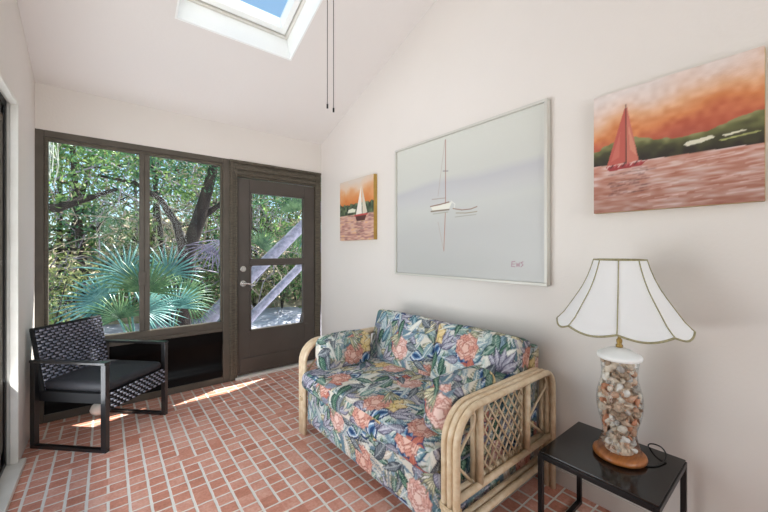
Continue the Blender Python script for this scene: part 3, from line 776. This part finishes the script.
b_ = MB(); prof = [(.053*math.sin(PI*k/16)*(1 if k < 9 else .94), .052-.052*math.cos(PI*k/16)) for k in range(17)]
prof[0] = (.002, 0); prof[-1] = (.002, .104)
b_.lathe(prof, (-.055, 3.535, 0), 24)
prop(link('ball', b_, mat('white plastic', col(232, 230, 224), .5), smooth=True), 'small white ball on the brick floor, half hidden behind the armchair', 'ball')

# ---------------------------------------------------------------- side table
def make_table():
    x0, x1, y0, y1, zt = 1.478, 1.900, .322, .752, .42
    root = empty('side_table', ((x0+x1)/2, (y0+y1)/2, 0), 'small square black side table with thin metal legs, beside the sofa', 'side table')
    link('table_top', MB().box(x0+.004, x1-.004, y0+.004, y1-.004, zt-.008, zt), M_tabtop, root, bevel=.0015)
    t = .02; m_ = MB(); zz = zt-.008
    m_.box(x0, x1, y0, y0+t, zz-.022, zz-.0005); m_.box(x0, x1, y1-t, y1, zz-.022, zz-.0005); m_.box(x0, x0+t, y0+t, y1-t, zz-.022, zz-.0005); m_.box(x1-t, x1, y0+t, y1-t, zz-.022, zz-.0005)
    link('table_frame', m_, M_black, root, bevel=.0015)
    for y in (y0, y1-t):
        for x in (x0, x1-t): link('leg', MB().box(x, x+t, y, y+t, .018, zz-.022), M_black, root, bevel=.0015)
        link('runner', MB().box(x0, x1, y, y+t, 0, .018), M_black, root, bevel=.0015)
make_table()

# ---------------------------------------------------------------- lamp
def make_lamp():
    cx_, cy_, z0 = 1.712, .512, .42
    root = empty('table_lamp', (cx_, cy_, z0), 'table lamp with scalloped white bell shade and a glass jar base filled with seashells', 'lamp')
    b = MB(); b.lathe([(.082, 0), (.096, .004), (.099, .012), (.097, .019), (.090, .025), (.02, .026)], (cx_, cy_, z0+.001), 40); link('lamp_base', b, M_wood, root, smooth=True)
    jp = [(.080, .026), (.081, .032), (.077, .047), (.067, .075), (.0625, .10), (.065, .13), (.076, .17), (.0835, .205), (.0855, .235), (.083, .27), (.075, .305), (.067, .335), (.0655, .36), (.069, .395), (.0735, .42), (.0745, .425)]
    jr = lambda z: np.interp(z, [q[1] for q in jp], [q[0] for q in jp])
    b = MB(); b.lathe(jp, (cx_, cy_, z0), 40, cap=False); link('glass_jar', b, glass_mat('jar glass', (.985, .99, .985, 1), .5), root, smooth=True)
    b = MB(); b.lathe([(.076, .418), (.082, .422), (.083, .432), (.080, .438), (.066, .445), (.048, .456), (.030, .464), (.012, .467)], (cx_, cy_, z0), 40); link('cap', b, M_white, root, smooth=True)
    b = MB(); b.lathe([(.008, .466), (.013, .468), (.013, .478), (.008, .482), (.011, .49), (.011, .50), (.006, .505), (.006, .60)], (cx_, cy_, z0), 16)
    link('socket', b, mat('aged brass', col(170, 140, 80), .35, .8), root, smooth=True)
    b = MB(); hp = []
    for k in range(25):
        a = -PI*.42+(PI*1.84)*k/24; hp.append((cx_+.055*math.sin(a+PI) if False else cx_+.055*math.cos(a-PI/2+PI), cy_, z0+.66+.16*math.sin(a-PI/2)*-1))
    hp = [(cx_+.05*math.sin(PI*k/20)*(1 if True else 0), cy_, z0+.52+.31*k/20) for k in range(21)]
    b.tube(hp, .0025, 6); b.tube([(2*cx_-x, y, z) for x, y, z in hp], .0025, 6)
    for k in range(8):
        a = PI/4*k; b.tube([(cx_, cy_, z0+.83), (cx_+.09*math.cos(a), cy_+.09*math.sin(a), z0+.842)], .0022, 6)
    link('harp', b, M_chrome, root, smooth=True)
    # shade
    prof = [(.0935, 1.263), (.104, 1.225), (.118, 1.185), (.137, 1.142), (.160, 1.102), (.187, 1.058), (.212, 1.018), (.230, .998), (.2370, .986)]
    nz = 28; seg = 128; zs = np.linspace(0, 1, nz+1); a0 = math.atan2(-cy_, -cx_)-.03
    PR = lambda t: (np.interp(t, np.linspace(0, 1, len(prof)), [q[0] for q in prof]), np.interp(t, np.linspace(0, 1, len(prof)), [q[1] for q in prof]))
    def spt(t, a, off=0):
        r, z = PR(t); q = ((a-a0)/(PI/4)) % 1; m_ = math.sin(PI*q)
        r = (r+off)*(1-.035*m_*(1-.3*t)); z = z-.020*m_*t**6
        if t > .94: r += .003
        return (cx_+r*math.cos(a), cy_+r*math.sin(a), z)
    b = MB(); vs = [spt(t, a0+2*PI*k/seg) for t in zs for k in range(seg)]
    fs = [(i*seg+k, i*seg+(k+1) % seg, (i+1)*seg+(k+1) % seg, (i+1)*seg+k) for i in range(nz) for k in range(seg)]
    b.add(vs, fs)
    ms = bpy.data.materials.new('shade fabric'); ms.use_nodes = True; n = ms.node_tree; n.nodes.clear()
    oo = n.nodes.new('ShaderNodeOutputMaterial'); d = n.nodes.new('ShaderNodeBsdfDiffuse'); t = n.nodes.new('ShaderNodeBsdfTranslucent'); x = n.nodes.new('ShaderNodeMixShader')
    d.inputs[0].default_value = col(252, 252, 252); t.inputs[0].default_value = col(245, 244, 240); x.inputs[0].default_value = .3
    n.links.new(d.outputs[0], x.inputs[1]); n.links.new(t.outputs[0], x.inputs[2]); n.links.new(x.outputs[0], oo.inputs[0])
    shd = link('lamp_shade', b, ms, root, smooth=True)
    mt = mat('olive gold trim', col(166, 158, 120), .6, noise=(120, col(120, 112, 80), .7))
    b = MB()
    b.tube([spt(0, a0+2*PI*k/64, .001) for k in range(64)], .0035, 6, closed=True)
    b.tube([spt(1, a0+2*PI*k/128, .001) for k in range(128)], .0042, 6, closed=True)
    for k in range(8): b.tube([spt(q, a0+PI/4*k, .0015) for q in np.linspace(0, 1, 20)], .0022, 6)
    link('trim', b, mt, shd, smooth=True)
    # shells
    cols = [(244, 236, 222), (232, 212, 190), (214, 172, 144), (248, 243, 236), (226, 198, 174), (200, 194, 188), (184, 160, 138), (228, 212, 192), (214, 150, 116)]
    mats = [mat('seashell %s' % 'abcdefghi'[i], col(*k), .45, noise=(60, col(*(int(q*.86) for q in k)), .8)) for i, k in enumerate(cols)]
    def scallop(s_):
        m_ = MB(); n_ = 16; vs = [(0, -s_*.1, 0)]; 
        for j in range(1, 4):
            for i in range(n_+1):
                a = math.radians(15+150*i/n_); r = s_*j/3*(1+.05*(i % 2)); vs.append((r*math.cos(a), r*math.sin(a)-.1*s_, s_*.35*(1-(j/3)**2)*1+(.05*s_ if i % 2 else 0)*j/3))
        fs = [(0, 1+i, 2+i) for i in range(n_)]+[(1+(j-1)*(n_+1)+i, 1+j*(n_+1)+i, 2+j*(n_+1)+i, 2+(j-1)*(n_+1)+i) for j in (1, 2) for i in range(n_)]
        nb = len(vs); vs += [(x, y, z-.12*s_) for x, y, z in vs]; fs += [tuple(nb+q for q in f[::-1]) for f in fs]
        m_.add(vs, fs); return m_
    def whelk(s_):
        m_ = MB(); p = []; r = []
        for k in range(40):
            t = k/39; a = t*6.5*PI; q = (1-t)**1.2; p.append((s_*.38*q*math.cos(a), s_*.38*q*math.sin(a), s_*(-.5+1.3*t))); r.append(s_*(.38*q+.02))
        m_.tube(p, r, 8); return m_
    def cone(s_):
        m_ = MB(); m_.lathe([(.05*s_, -s_*.8), (.2*s_, -.4*s_), (.38*s_, .1*s_), (.45*s_, .4*s_), (.3*s_, .52*s_), (.22*s_, .6*s_), (.05*s_, .7*s_)], n=12); return m_
    def clam(s_):
        m_ = MB(); m_.lathe([(.02*s_, -.28*s_), (.35*s_, -.22*s_), (.62*s_, -.08*s_), (.7*s_, 0), (.62*s_, .08*s_), (.35*s_, .22*s_), (.02*s_, .28*s_)], n=14, sy=.8); return m_
    R = random.Random(5); kinds = [scallop, whelk, cone, clam]
    def place(m_, s_, z, a, rr):
        rot = Matrix.Rotation(R.uniform(0, 6.3), 3, 'X')@Matrix.Rotation(R.uniform(0, 6.3), 3, 'Y')@Matrix.Rotation(R.uniform(0, 6.3), 3, 'Z')
        P = [rot@Vector(p) for p in m_.v]
        ext = max(max(p.x*math.cos(a)+p.y*math.sin(a) for p in P), .001)
        r = rr-ext
        return [(cx_+r*math.cos(a)+p.x, cy_+r*math.sin(a)+p.y, p.z+z) for p in P]
    def clampin(P):
        out = []
        for x, y, z in P:
            z = min(max(z, z0+.03), z0+.416); dx, dy = x-cx_, y-cy_; r = math.hypot(dx, dy); lim = jr(z-z0)-.002
            if r > lim: dx *= lim/r; dy *= lim/r
            out.append((cx_+dx, cy_+dy, z))
        return out
    cam_a = math.atan2(-cy_, -cx_)
    cnt = 0
    for i in range(98):
        z = z0+.045+.36*(i+.5)/98; a = cam_a+((i*2.399963) % (2*PI)-PI)*.62
        s_ = R.uniform(.020, .034); fn = kinds[R.choice([0, 1, 1, 2, 3])]
        m_ = fn(s_); m_.v = clampin(place(m_, s_, z, a, jr(z-z0)-.003))
        link('seashell', m_, mats[R.randrange(9)], root, smooth=True)
    m_ = MB()
    for i in range(330):
        z = z0+.035+.375*R.random(); a = R.uniform(0, 6.3); s_ = R.uniform(.008, .017); q = kinds[R.choice([1, 2, 3])](s_)
        P = clampin(place(q, s_, z, a, jr(z-z0)-R.uniform(.006, .03))); m_.add(P, q.f)
    ob = link('shell_fill', m_, mats[1], root, smooth=True); ob['kind'] = 'stuff'
    ob.data.materials.append(mats[4]); ob.data.materials.append(mats[5]); ob.data.materials.append(mats[2])
    ob.data.polygons.foreach_set('material_index', [(k//160) % 4 for k in range(len(ob.data.polygons))])
    m_ = MB(); m_.lathe([(jr(z)-.028, z) for z in np.linspace(.03, .415, 20)], (cx_, cy_, z0), 24); link('shell_core', m_, mats[1], root, smooth=True)
    # cord
    zt = z0+.0035
    P = [(1.70, .44, zt), (1.722, .408, zt), (1.755, .388, zt), (1.805, .378, zt+.004), (1.845, .382, zt+.016), (1.868, .402, zt+.026), (1.887, .432, zt+.020), (1.912, .458, zt-.004), (1.932, .46, zt-.05), (1.958, .46, zt-.09)]
    cu = []
    for i in range(len(P)-1):
        p0 = Vector(P[max(i-1, 0)]); p1 = Vector(P[i]); p2 = Vector(P[i+1]); p3 = Vector(P[min(i+2, len(P)-1)])
        for k in range(6):
            t = k/6; cu.append(.5*((2*p1)+(p2-p0)*t+(2*p0-5*p1+4*p2-p3)*t*t+(-p0+3*p1-3*p2+p3)*t**3))
    m_ = MB(); m_.tube(cu, .0028, 6); link('power_cord', m_, M_cord, root, smooth=True)
make_lamp()

# pull cords from the sloping ceiling
for (x, y, zb, lb) in ((.895, 1.58, 2.055, 'left of the two thin dark pull rods hanging beside the skylight'), (.92, 1.56, 2.035, 'right of the two thin dark pull rods hanging beside the skylight')):
    r = empty('pull_cord', (x, y, zb), lb, 'pull cord', 'pull rods by the skylight')
    link('rod', MB().tube([(x, y, zb+.01), (x, y, zc(y)-.012)], .0022, 8), mat('dull grey metal', col(96, 90, 88), .4, .5) if 'dull grey metal' not in bpy.data.materials else bpy.data.materials['dull grey metal'], r, smooth=True)
    link('tip', MB().tube([(x, y, zb-.01), (x, y, zb+.012)], .005, 8), M_black, r, smooth=True)
    link('ceiling_mount', MB().tube([(x, y, zc(y)-.02), (x, y, zc(y)+.004)], .009, 12), M_white, r, smooth=True)

# ---------------------------------------------------------------- garden outside
M_ground = mat('pale sandy ground', col(212, 212, 226), .9, noise=(3, col(172, 170, 182), 1), bump=(20, .5))
M_litter = mat('leaf litter bank', col(206, 192, 166), .95, noise=(5, col(120, 106, 84), 1), bump=(9, .8))
M_bark = mat('grey brown bark', col(70, 60, 52), .9, noise=(14, col(40, 34, 30), 1, (1, 1, .3)), bump=(20, .8))
M_pale = mat('pale palm bark', col(168, 166, 180), .9, noise=(20, col(136, 134, 146), 1, (1, 1, 1)), bump=(25, .8))
LG = [leaf_mat('leaves green', col(60, 92, 50), col(104, 142, 76), col(186, 204, 130), 4),
      leaf_mat('leaves olive', col(84, 96, 60), col(140, 150, 94), col(206, 200, 150), 4),
      leaf_mat('leaves deep', col(44, 78, 56), col(78, 124, 86), col(140, 180, 130), 4),
      leaf_mat('leaves dry', col(110, 100, 76), col(160, 148, 116), col(206, 196, 168), 4)]
GZ = -.12
gv = []; gf = []; nx, ny = 40, 36
for j in range(ny+1):
    for i in range(nx+1):
        x = -16+32*i/nx; y = YB+.07+20*(j/ny)**1.5
        z = GZ+.04*math.sin(x*2.1+y)*min(1, (y-YB)/1.5)
        gv.append((x, y, z))
for j in range(ny):
    for i in range(nx): gf.append((j*(nx+1)+i, j*(nx+1)+i+1, (j+1)*(nx+1)+i+1, (j+1)*(nx+1)+i))
m_ = MB(); m_.add(gv, gf); m_.box(-16, 16, -12, YB+.07, GZ-.02, GZ-.005); struct('ground', m_, M_ground)
m_ = MB(); gv = []; gf = []
for j in range(13):
    for i in range(61):
        x = -14+28*i/60; y = 8.2+6*j/12; z = GZ-.05+2.7*(j/12)**.7*(.8+.25*math.sin(x*1.3)+.1*math.sin(x*4.1+j))
        gv.append((x, y, z))
for j in range(12):
    for i in range(60): gf.append((j*61+i, j*61+i+1, (j+1)*61+i+1, (j+1)*61+i))
m_.add(gv, gf); struct('earth_bank', m_, M_litter)

# tangle of dry twigs and vines between the trees
tw = [MB(), MB()]; Rt = np.random.default_rng(77)
for k in range(620):
    y = Rt.uniform(6.9, 9.5); x = Rt.uniform(-3.4, 5.2)*y/7.5; z = Rt.uniform(.5, 3.6); L = Rt.uniform(.5, 1.4); a = Rt.uniform(0, PI)
    d = np.array([math.cos(a), .2*Rt.normal(), math.sin(a)*Rt.choice([-1, 1])]); P = []
    for t in np.linspace(-.5, .5, 5): P.append(np.array([x, y, z])+d*L*t+Rt.normal(size=3)*.05+np.array([0, 0, -.25*L*(t*t)]))
    tw[k % 2].tube(P, float(Rt.uniform(.005, .014)), 4, cap=False)
prop(link('vine_tangle', tw[0], mat('dry vine', col(196, 184, 160), .9, noise=(6, col(140, 126, 106), 1))), 'tangle of pale dry vines strung through the thicket outside', 'vines', kind='stuff')
prop(link('twig_tangle', tw[1], mat('grey twig', col(170, 162, 172), .9, noise=(6, col(112, 104, 104), 1))), 'tangle of greyish bare twigs strung through the thicket outside', 'twigs', kind='stuff')

def leaves(mb, ctr, spread, n, size, R):
    ctr = np.array(ctr)
    P = R.normal(size=(n, 3))*np.array(spread)+ctr
    d1 = R.normal(size=(n, 3)); d1 /= np.linalg.norm(d1, axis=1, keepdims=True)
    d2 = np.cross(d1, R.normal(size=(n, 3))); d2 /= np.linalg.norm(d2, axis=1, keepdims=True)
    s_ = size*R.uniform(.6, 1.3, (n, 1)); a = d1*s_; b_ = d2*s_*.32; up = np.cross(d1, d2)*s_*.12
    V = np.stack([P-a, P+b_+up, P+a, P-b_+up], 1).reshape(-1, 3); k = len(mb.v)
    mb.v += [tuple(q) for q in V.tolist()]; mb.f += [(k+4*i, k+4*i+1, k+4*i+2, k+4*i+3) for i in range(n)]
def tree(name, x, y, h_, lean, crown, nleaf, size, lm, label, cat, group, seed, tr=.09, low=.3, bark=None):
    R = np.random.default_rng(seed); root = empty(name, (x, y, GZ), label, cat, group)
    pts = [(x+lean[0]*t+.10*math.sin(3*t+seed), y+lean[1]*t+.08*math.cos(4*t+seed), GZ+h_*t) for t in np.linspace(0, 1, 9)]
    tk = MB(); tk.tube(pts, [tr*(1-.7*t) for t in np.linspace(0, 1, 9)], 8)
    fo = MB()
    nb = crown[1]
    for k in range(nb):
        t = low+(1-low)*(k+.5)/nb; i = min(7, int(t*8)); p = Vector(pts[i]).lerp(Vector(pts[i+1]), t*8-i)
        a = k*2.4+seed; L = crown[0]*R.uniform(.6, 1.1)
        q = p+Vector((math.cos(a)*L, math.sin(a)*L*.8, L*R.uniform(.0, .6)-.1)); mid = p.lerp(q, .5)+Vector((0, 0, -.12*L))+Vector(R.normal(size=3)*.06*L)
        tk.tube([p, mid, q], [tr*.42*(1-.5*t), tr*.28, tr*.1], 6)
        for b2 in range(3):
            e2 = q+Vector(R.normal(size=3)*.35*L); tk.tube([mid.lerp(q, .3*b2), e2], [tr*.15, tr*.05], 5)
            leaves(fo, e2, (.28*L, .28*L, .2*L), nleaf//(nb*4), size, R)
        leaves(fo, q, (.33*L, .33*L, .24*L), nleaf//(nb*4), size, R)
    link('trunk', tk, bark or M_bark, root, smooth=True)
    link('foliage', fo, lm, root)
    return root
g1 = 'thicket trees behind the palms'
lab = 'leafy broadleaf tree in the dense sunlit thicket outside behind the fan palms'
RR = random.Random(3)
k = 0
for row, (yy, n_) in enumerate(((7.9, 7), (9.4, 8), (11.2, 8))):
    for i in range(n_):
        sc_ = yy/6.6
        x = (-3.1+8.0*(i+.5)/n_)*sc_+RR.uniform(-.3, .3)
        tree('thicket_tree', x, yy+RR.uniform(-.4, .4), RR.uniform(2.9, 4.6)*sc_**.7, (RR.uniform(-.8, .8), RR.uniform(-.2, .3)), (1.05*sc_**.5, 11), 2600, .052*sc_**.8, LG[(k*7+row) % 4 if k % 3 else 0], lab, 'tree', g1, 40+k, tr=.05+.03*RR.random(), low=.12)
        k += 1
# a bigger oak with a dark leaning trunk, right pane
rt = empty('oak_tree', (.86, 6.0, GZ), 'dark-barked oak with a leaning forked trunk seen through the right window pane', 'tree')
tk = MB(); tk.tube([(.86, 6.0, GZ), (.90, 6.0, .7), (.95, 6.0, 1.25), (1.12, 6.0, 1.8), (1.26, 6.0, 2.35), (1.5, 6.1, 3.3)], [.14, .12, .11, .10, .08, .04], 10)
tk.tube([(.93, 6.0, 1.2), (.80, 5.9, 1.7), (.6, 5.9, 2.05), (.3, 5.9, 2.25), (-.1, 5.9, 2.3)], [.07, .05, .04, .03, .015], 8)
tk.tube([(1.12, 6.0, 1.8), (1.6, 6.0, 2.2), (2.3, 6.0, 2.4)], [.05, .035, .015], 8)
link('trunk', tk, M_bark, rt, smooth=True)
fo = MB(); R = np.random.default_rng(8)
for q in ((1.9, 6, 3.0), (2.2, 6.1, 3.6), (1.3, 5.8, 3.0), (.8, 5.8, 2.7), (.2, 5.9, 2.5), (2.7, 6, 2.7), (1.0, 6, 3.4), (1.6, 5.9, 2.5), (2.3, 5.8, 2.4)): leaves(fo, q, (.33, .25, .2), 420, .045, R)
link('foliage', fo, LG[2], rt)
# overhanging branch, left pane
rt = empty('oak_tree', (-1.6, 5.6, GZ), 'oak with a dark level branch reaching across the left window pane', 'tree')
tk = MB(); tk.tube([(-1.9, 5.7, GZ), (-1.85, 5.6, 1.0), (-1.5, 5.5, 1.62), (-.9, 5.5, 1.78), (-.45, 5.5, 1.8), (.1, 5.6, 2.1)], [.13, .11, .09, .07, .05, .02], 8)
tk.tube([(-1.5, 5.5, 1.62), (-1.5, 5.6, 2.3), (-1.2, 5.6, 3.0)], [.08, .06, .03], 8)
link('trunk', tk, M_bark, rt, smooth=True)
fo = MB()
for q in ((-1.3, 5.6, 2.9), (-.6, 5.5, 2.1), (-.1, 5.5, 2.4), (-.9, 5.5, 2.5), (-1.3, 5.4, 1.2), (-.3, 5.6, 2.9)): leaves(fo, q, (.3, .22, .2), 380, .04, R)
link('foliage', fo, LG[0], rt)
# hanging moss
ms_ = MB(); R2 = np.random.default_rng(4)
for k in range(160):
    x, y = -.56+R2.normal()*.05, 5.2+R2.normal()*.06; z = 2.9-R2.random()*.45; L = R2.uniform(.15, .5)
    ms_.tube([(x, y, z), (x+R2.normal()*.02, y, z-L*.5), (x+R2.normal()*.03, y, z-L)], .006, 4)
ms_.tube([(-1.0, 5.3, 3.1), (-.5, 5.2, 2.9), (.1, 5.3, 3.05)], .015, 6)
prop(link('hanging_moss', ms_, mat('grey moss', col(176, 182, 170), .9)), 'pale grey strand of moss hanging from a twig at top left of the left window pane', 'moss', kind='stuff')
# leaning pale trunks seen through the door
def log(name, p, rr, label):
    ob = link(name, MB().tube(p, rr, 12), M_pale, smooth=True); prop(ob, label, 'tree trunk')
log('palm_trunk', [(.62, 5.2, GZ-.05), (1.15, 5.2, .42), (1.675, 5.2, .94), (2.49, 5.2, 1.72), (3.5, 5.25, 2.6)], [.10, .095, .09, .085, .08], 'pale grey leaning trunk crossing the upper pane of the door')
log('palm_trunk', [(1.04, 4.9, GZ-.05), (1.68, 4.95, .46), (2.37, 5.0, 1.08), (3.2, 5.0, 1.75)], [.065, .062, .06, .055], 'thinner pale grey leaning trunk crossing the lower pane of the door')
# low shrubs filling the understory
gs = 'shrubs along the foot of the thicket'
for k in range(15):
    x = -2.6+6.6*(k+.5)/15; y = 5.9+RR.uniform(-.3, .6)
    if k > 4: y += 2.2; x *= 1.35
    rt = empty('shrub', (x, y, GZ), 'low bushy green shrub at the foot of the thicket outside', 'shrub', gs)
    fo = MB(); st = MB()
    for q in range(7):
        e2 = (x+RR.uniform(-.35, .35), y+RR.uniform(-.25, .25), GZ+RR.uniform(.3, 1.25)); st.tube([(x, y, GZ), e2], [.015, .006], 5)
        leaves(fo, e2, (.2, .16, .17), 150, .042, R)
    link('stems', st, M_bark, rt); link('foliage', fo, LG[k % 3], rt)

# fan palms
M_pt = leaf_mat('palm blue green', col(64, 112, 108), col(96, 148, 142), col(140, 184, 172), 6, .3)
M_pg = leaf_mat('palm green', col(62, 96, 66), col(94, 130, 88), col(140, 170, 116), 6, .4)
M_pd = leaf_mat('palm dead', col(116, 108, 124), col(152, 144, 166), col(186, 178, 196), 6, .2)
def frond(root, base, hub, rad, nrm_, up, spread, mt, n=24, droop=.12, seed=0):
    R = random.Random(seed); hub = Vector(hub); nrm_ = Vector(nrm_).normalized(); up = Vector(up); up = (up-nrm_*up.dot(nrm_)).normalized(); side = nrm_.cross(up)
    m_ = MB()
    base = Vector(base); mid = base.lerp(hub, .55)+Vector((0, 0, .08))
    m_.tube([base, mid, hub], [.012, .009, .008], 6)
    if mt is M_pd: n = 13
    for i in range(n):
        a = -spread/2+spread*i/(n-1)+R.uniform(-.03, .03); L = rad*(.75+.25*math.cos(a*.6))*R.uniform(.88, 1.08)
        d = up*math.cos(a)+side*math.sin(a); w_ = Vector(d.cross(nrm_)).normalized(); wid = (.0135 if mt is not M_pd else .009)*rad/.45
        fold = nrm_*.3*wid
        ps = []; K = 5
        for k_ in range(K+1):
            t = k_/K; c_ = hub+d*L*t-Vector((0, 0, 1))*droop*L*t**2.4+nrm_*.05*L*math.sin(PI*t)
            ww = wid*(.35+1.3*t if t < .45 else .935*(1-((t-.45)/.55)**1.3))+.0008
            ps.append((c_-w_*ww, c_+fold, c_+w_*ww))
        vs = [q for tr_ in ps for q in tr_]; fs = []
        for k_ in range(K): q = 3*k_; fs += [(q, q+3, q+4, q+1), (q+1, q+4, q+5, q+2)]
        m_.add(vs, fs)
    link('frond', m_, mt, root)
def palm(x, y, label, fr):
    rt = empty('fan_palm', (x, y, GZ), label, 'fan palm')
    st = MB(); st.lathe([(.09, 0), (.085, .12), (.05, .26), (.02, .3)], (x, y, GZ), 10); link('stem', st, M_bark, rt, smooth=True)
    for i, (hub, rad, nn, up, sp, mt) in enumerate(fr):
        frond(rt, (x, y, GZ+.22), hub, rad, nn, up, sp, mt, seed=i+int(x*10), droop=.10)
palm(.26, 4.75, 'large blue-green fan palm behind the left window pane', [
    ((.16, 4.72, 1.04), .46, (.1, -1, .35), (-.35, 0, 1), 4.6, M_pt),
    ((-.02, 4.60, .76), .42, (-.1, -1, .5), (-.85, 0, .35), 3.6, M_pt),
    ((.33, 4.55, .86), .46, (.1, -1, .2), (.15, 0, 1), 3.2, M_pg),
    ((.30, 4.50, .66), .42, (.1, -1, .6), (.5, 0, .1), 3.4, M_pt),
    ((.10, 4.5, .60), .36, (0, -1, .5), (-.2, 0, 1), 3.4, M_pg),
    ((.10, 4.85, .88), .38, (-.4, -1, .3), (-.9, 0, .6), 3.2, M_pg)])
palm(.62, 5.0, 'wide fan palm with green and blue-green fronds behind the middle window bar', [
    ((.56, 4.85, 1.02), .46, (.1, -1, .25), (.25, 0, 1), 4.2, M_pt),
    ((.72, 4.75, .74), .42, (.2, -1, .4), (.9, 0, .3), 3.2, M_pg),
    ((.62, 4.60, .64), .40, (0, -1, .6), (-.1, 0, .6), 3.8, M_pt)])
palm(1.75, 5.9, 'fan palm with drooping lilac-grey dead fronds behind the right window pane', [
    ((1.32, 5.4, 1.46), .48, (-.1, -1, .3), (-.2, 0, -1), 2.6, M_pd),
    ((1.45, 5.4, 1.44), .46, (.1, -1, .3), (.2, 0, -1), 2.4, M_pd),
    ((1.20, 5.5, 1.38), .42, (-.1, -1, .3), (-.6, 0, -1), 2.2, M_pd),
    ((1.95, 5.6, 1.35), .45, (.1, -1, .3), (.6, 0, .8), 3.2, M_pg)])
palm(2.85, 5.9, 'fan palm with stiff green fronds behind the right side of the door glass', [
    ((2.70, 5.65, 1.75), .55, (-.1, -1, .3), (-.1, 0, -1), 2.6, M_pg),
    ((2.80, 5.65, 1.70), .5, (.1, -1, .3), (.5, 0, -.6), 2.6, M_pt),
    ((2.60, 5.7, 2.0), .5, (-.1, -1, .3), (-.3, 0, 1), 2.8, M_pg)])
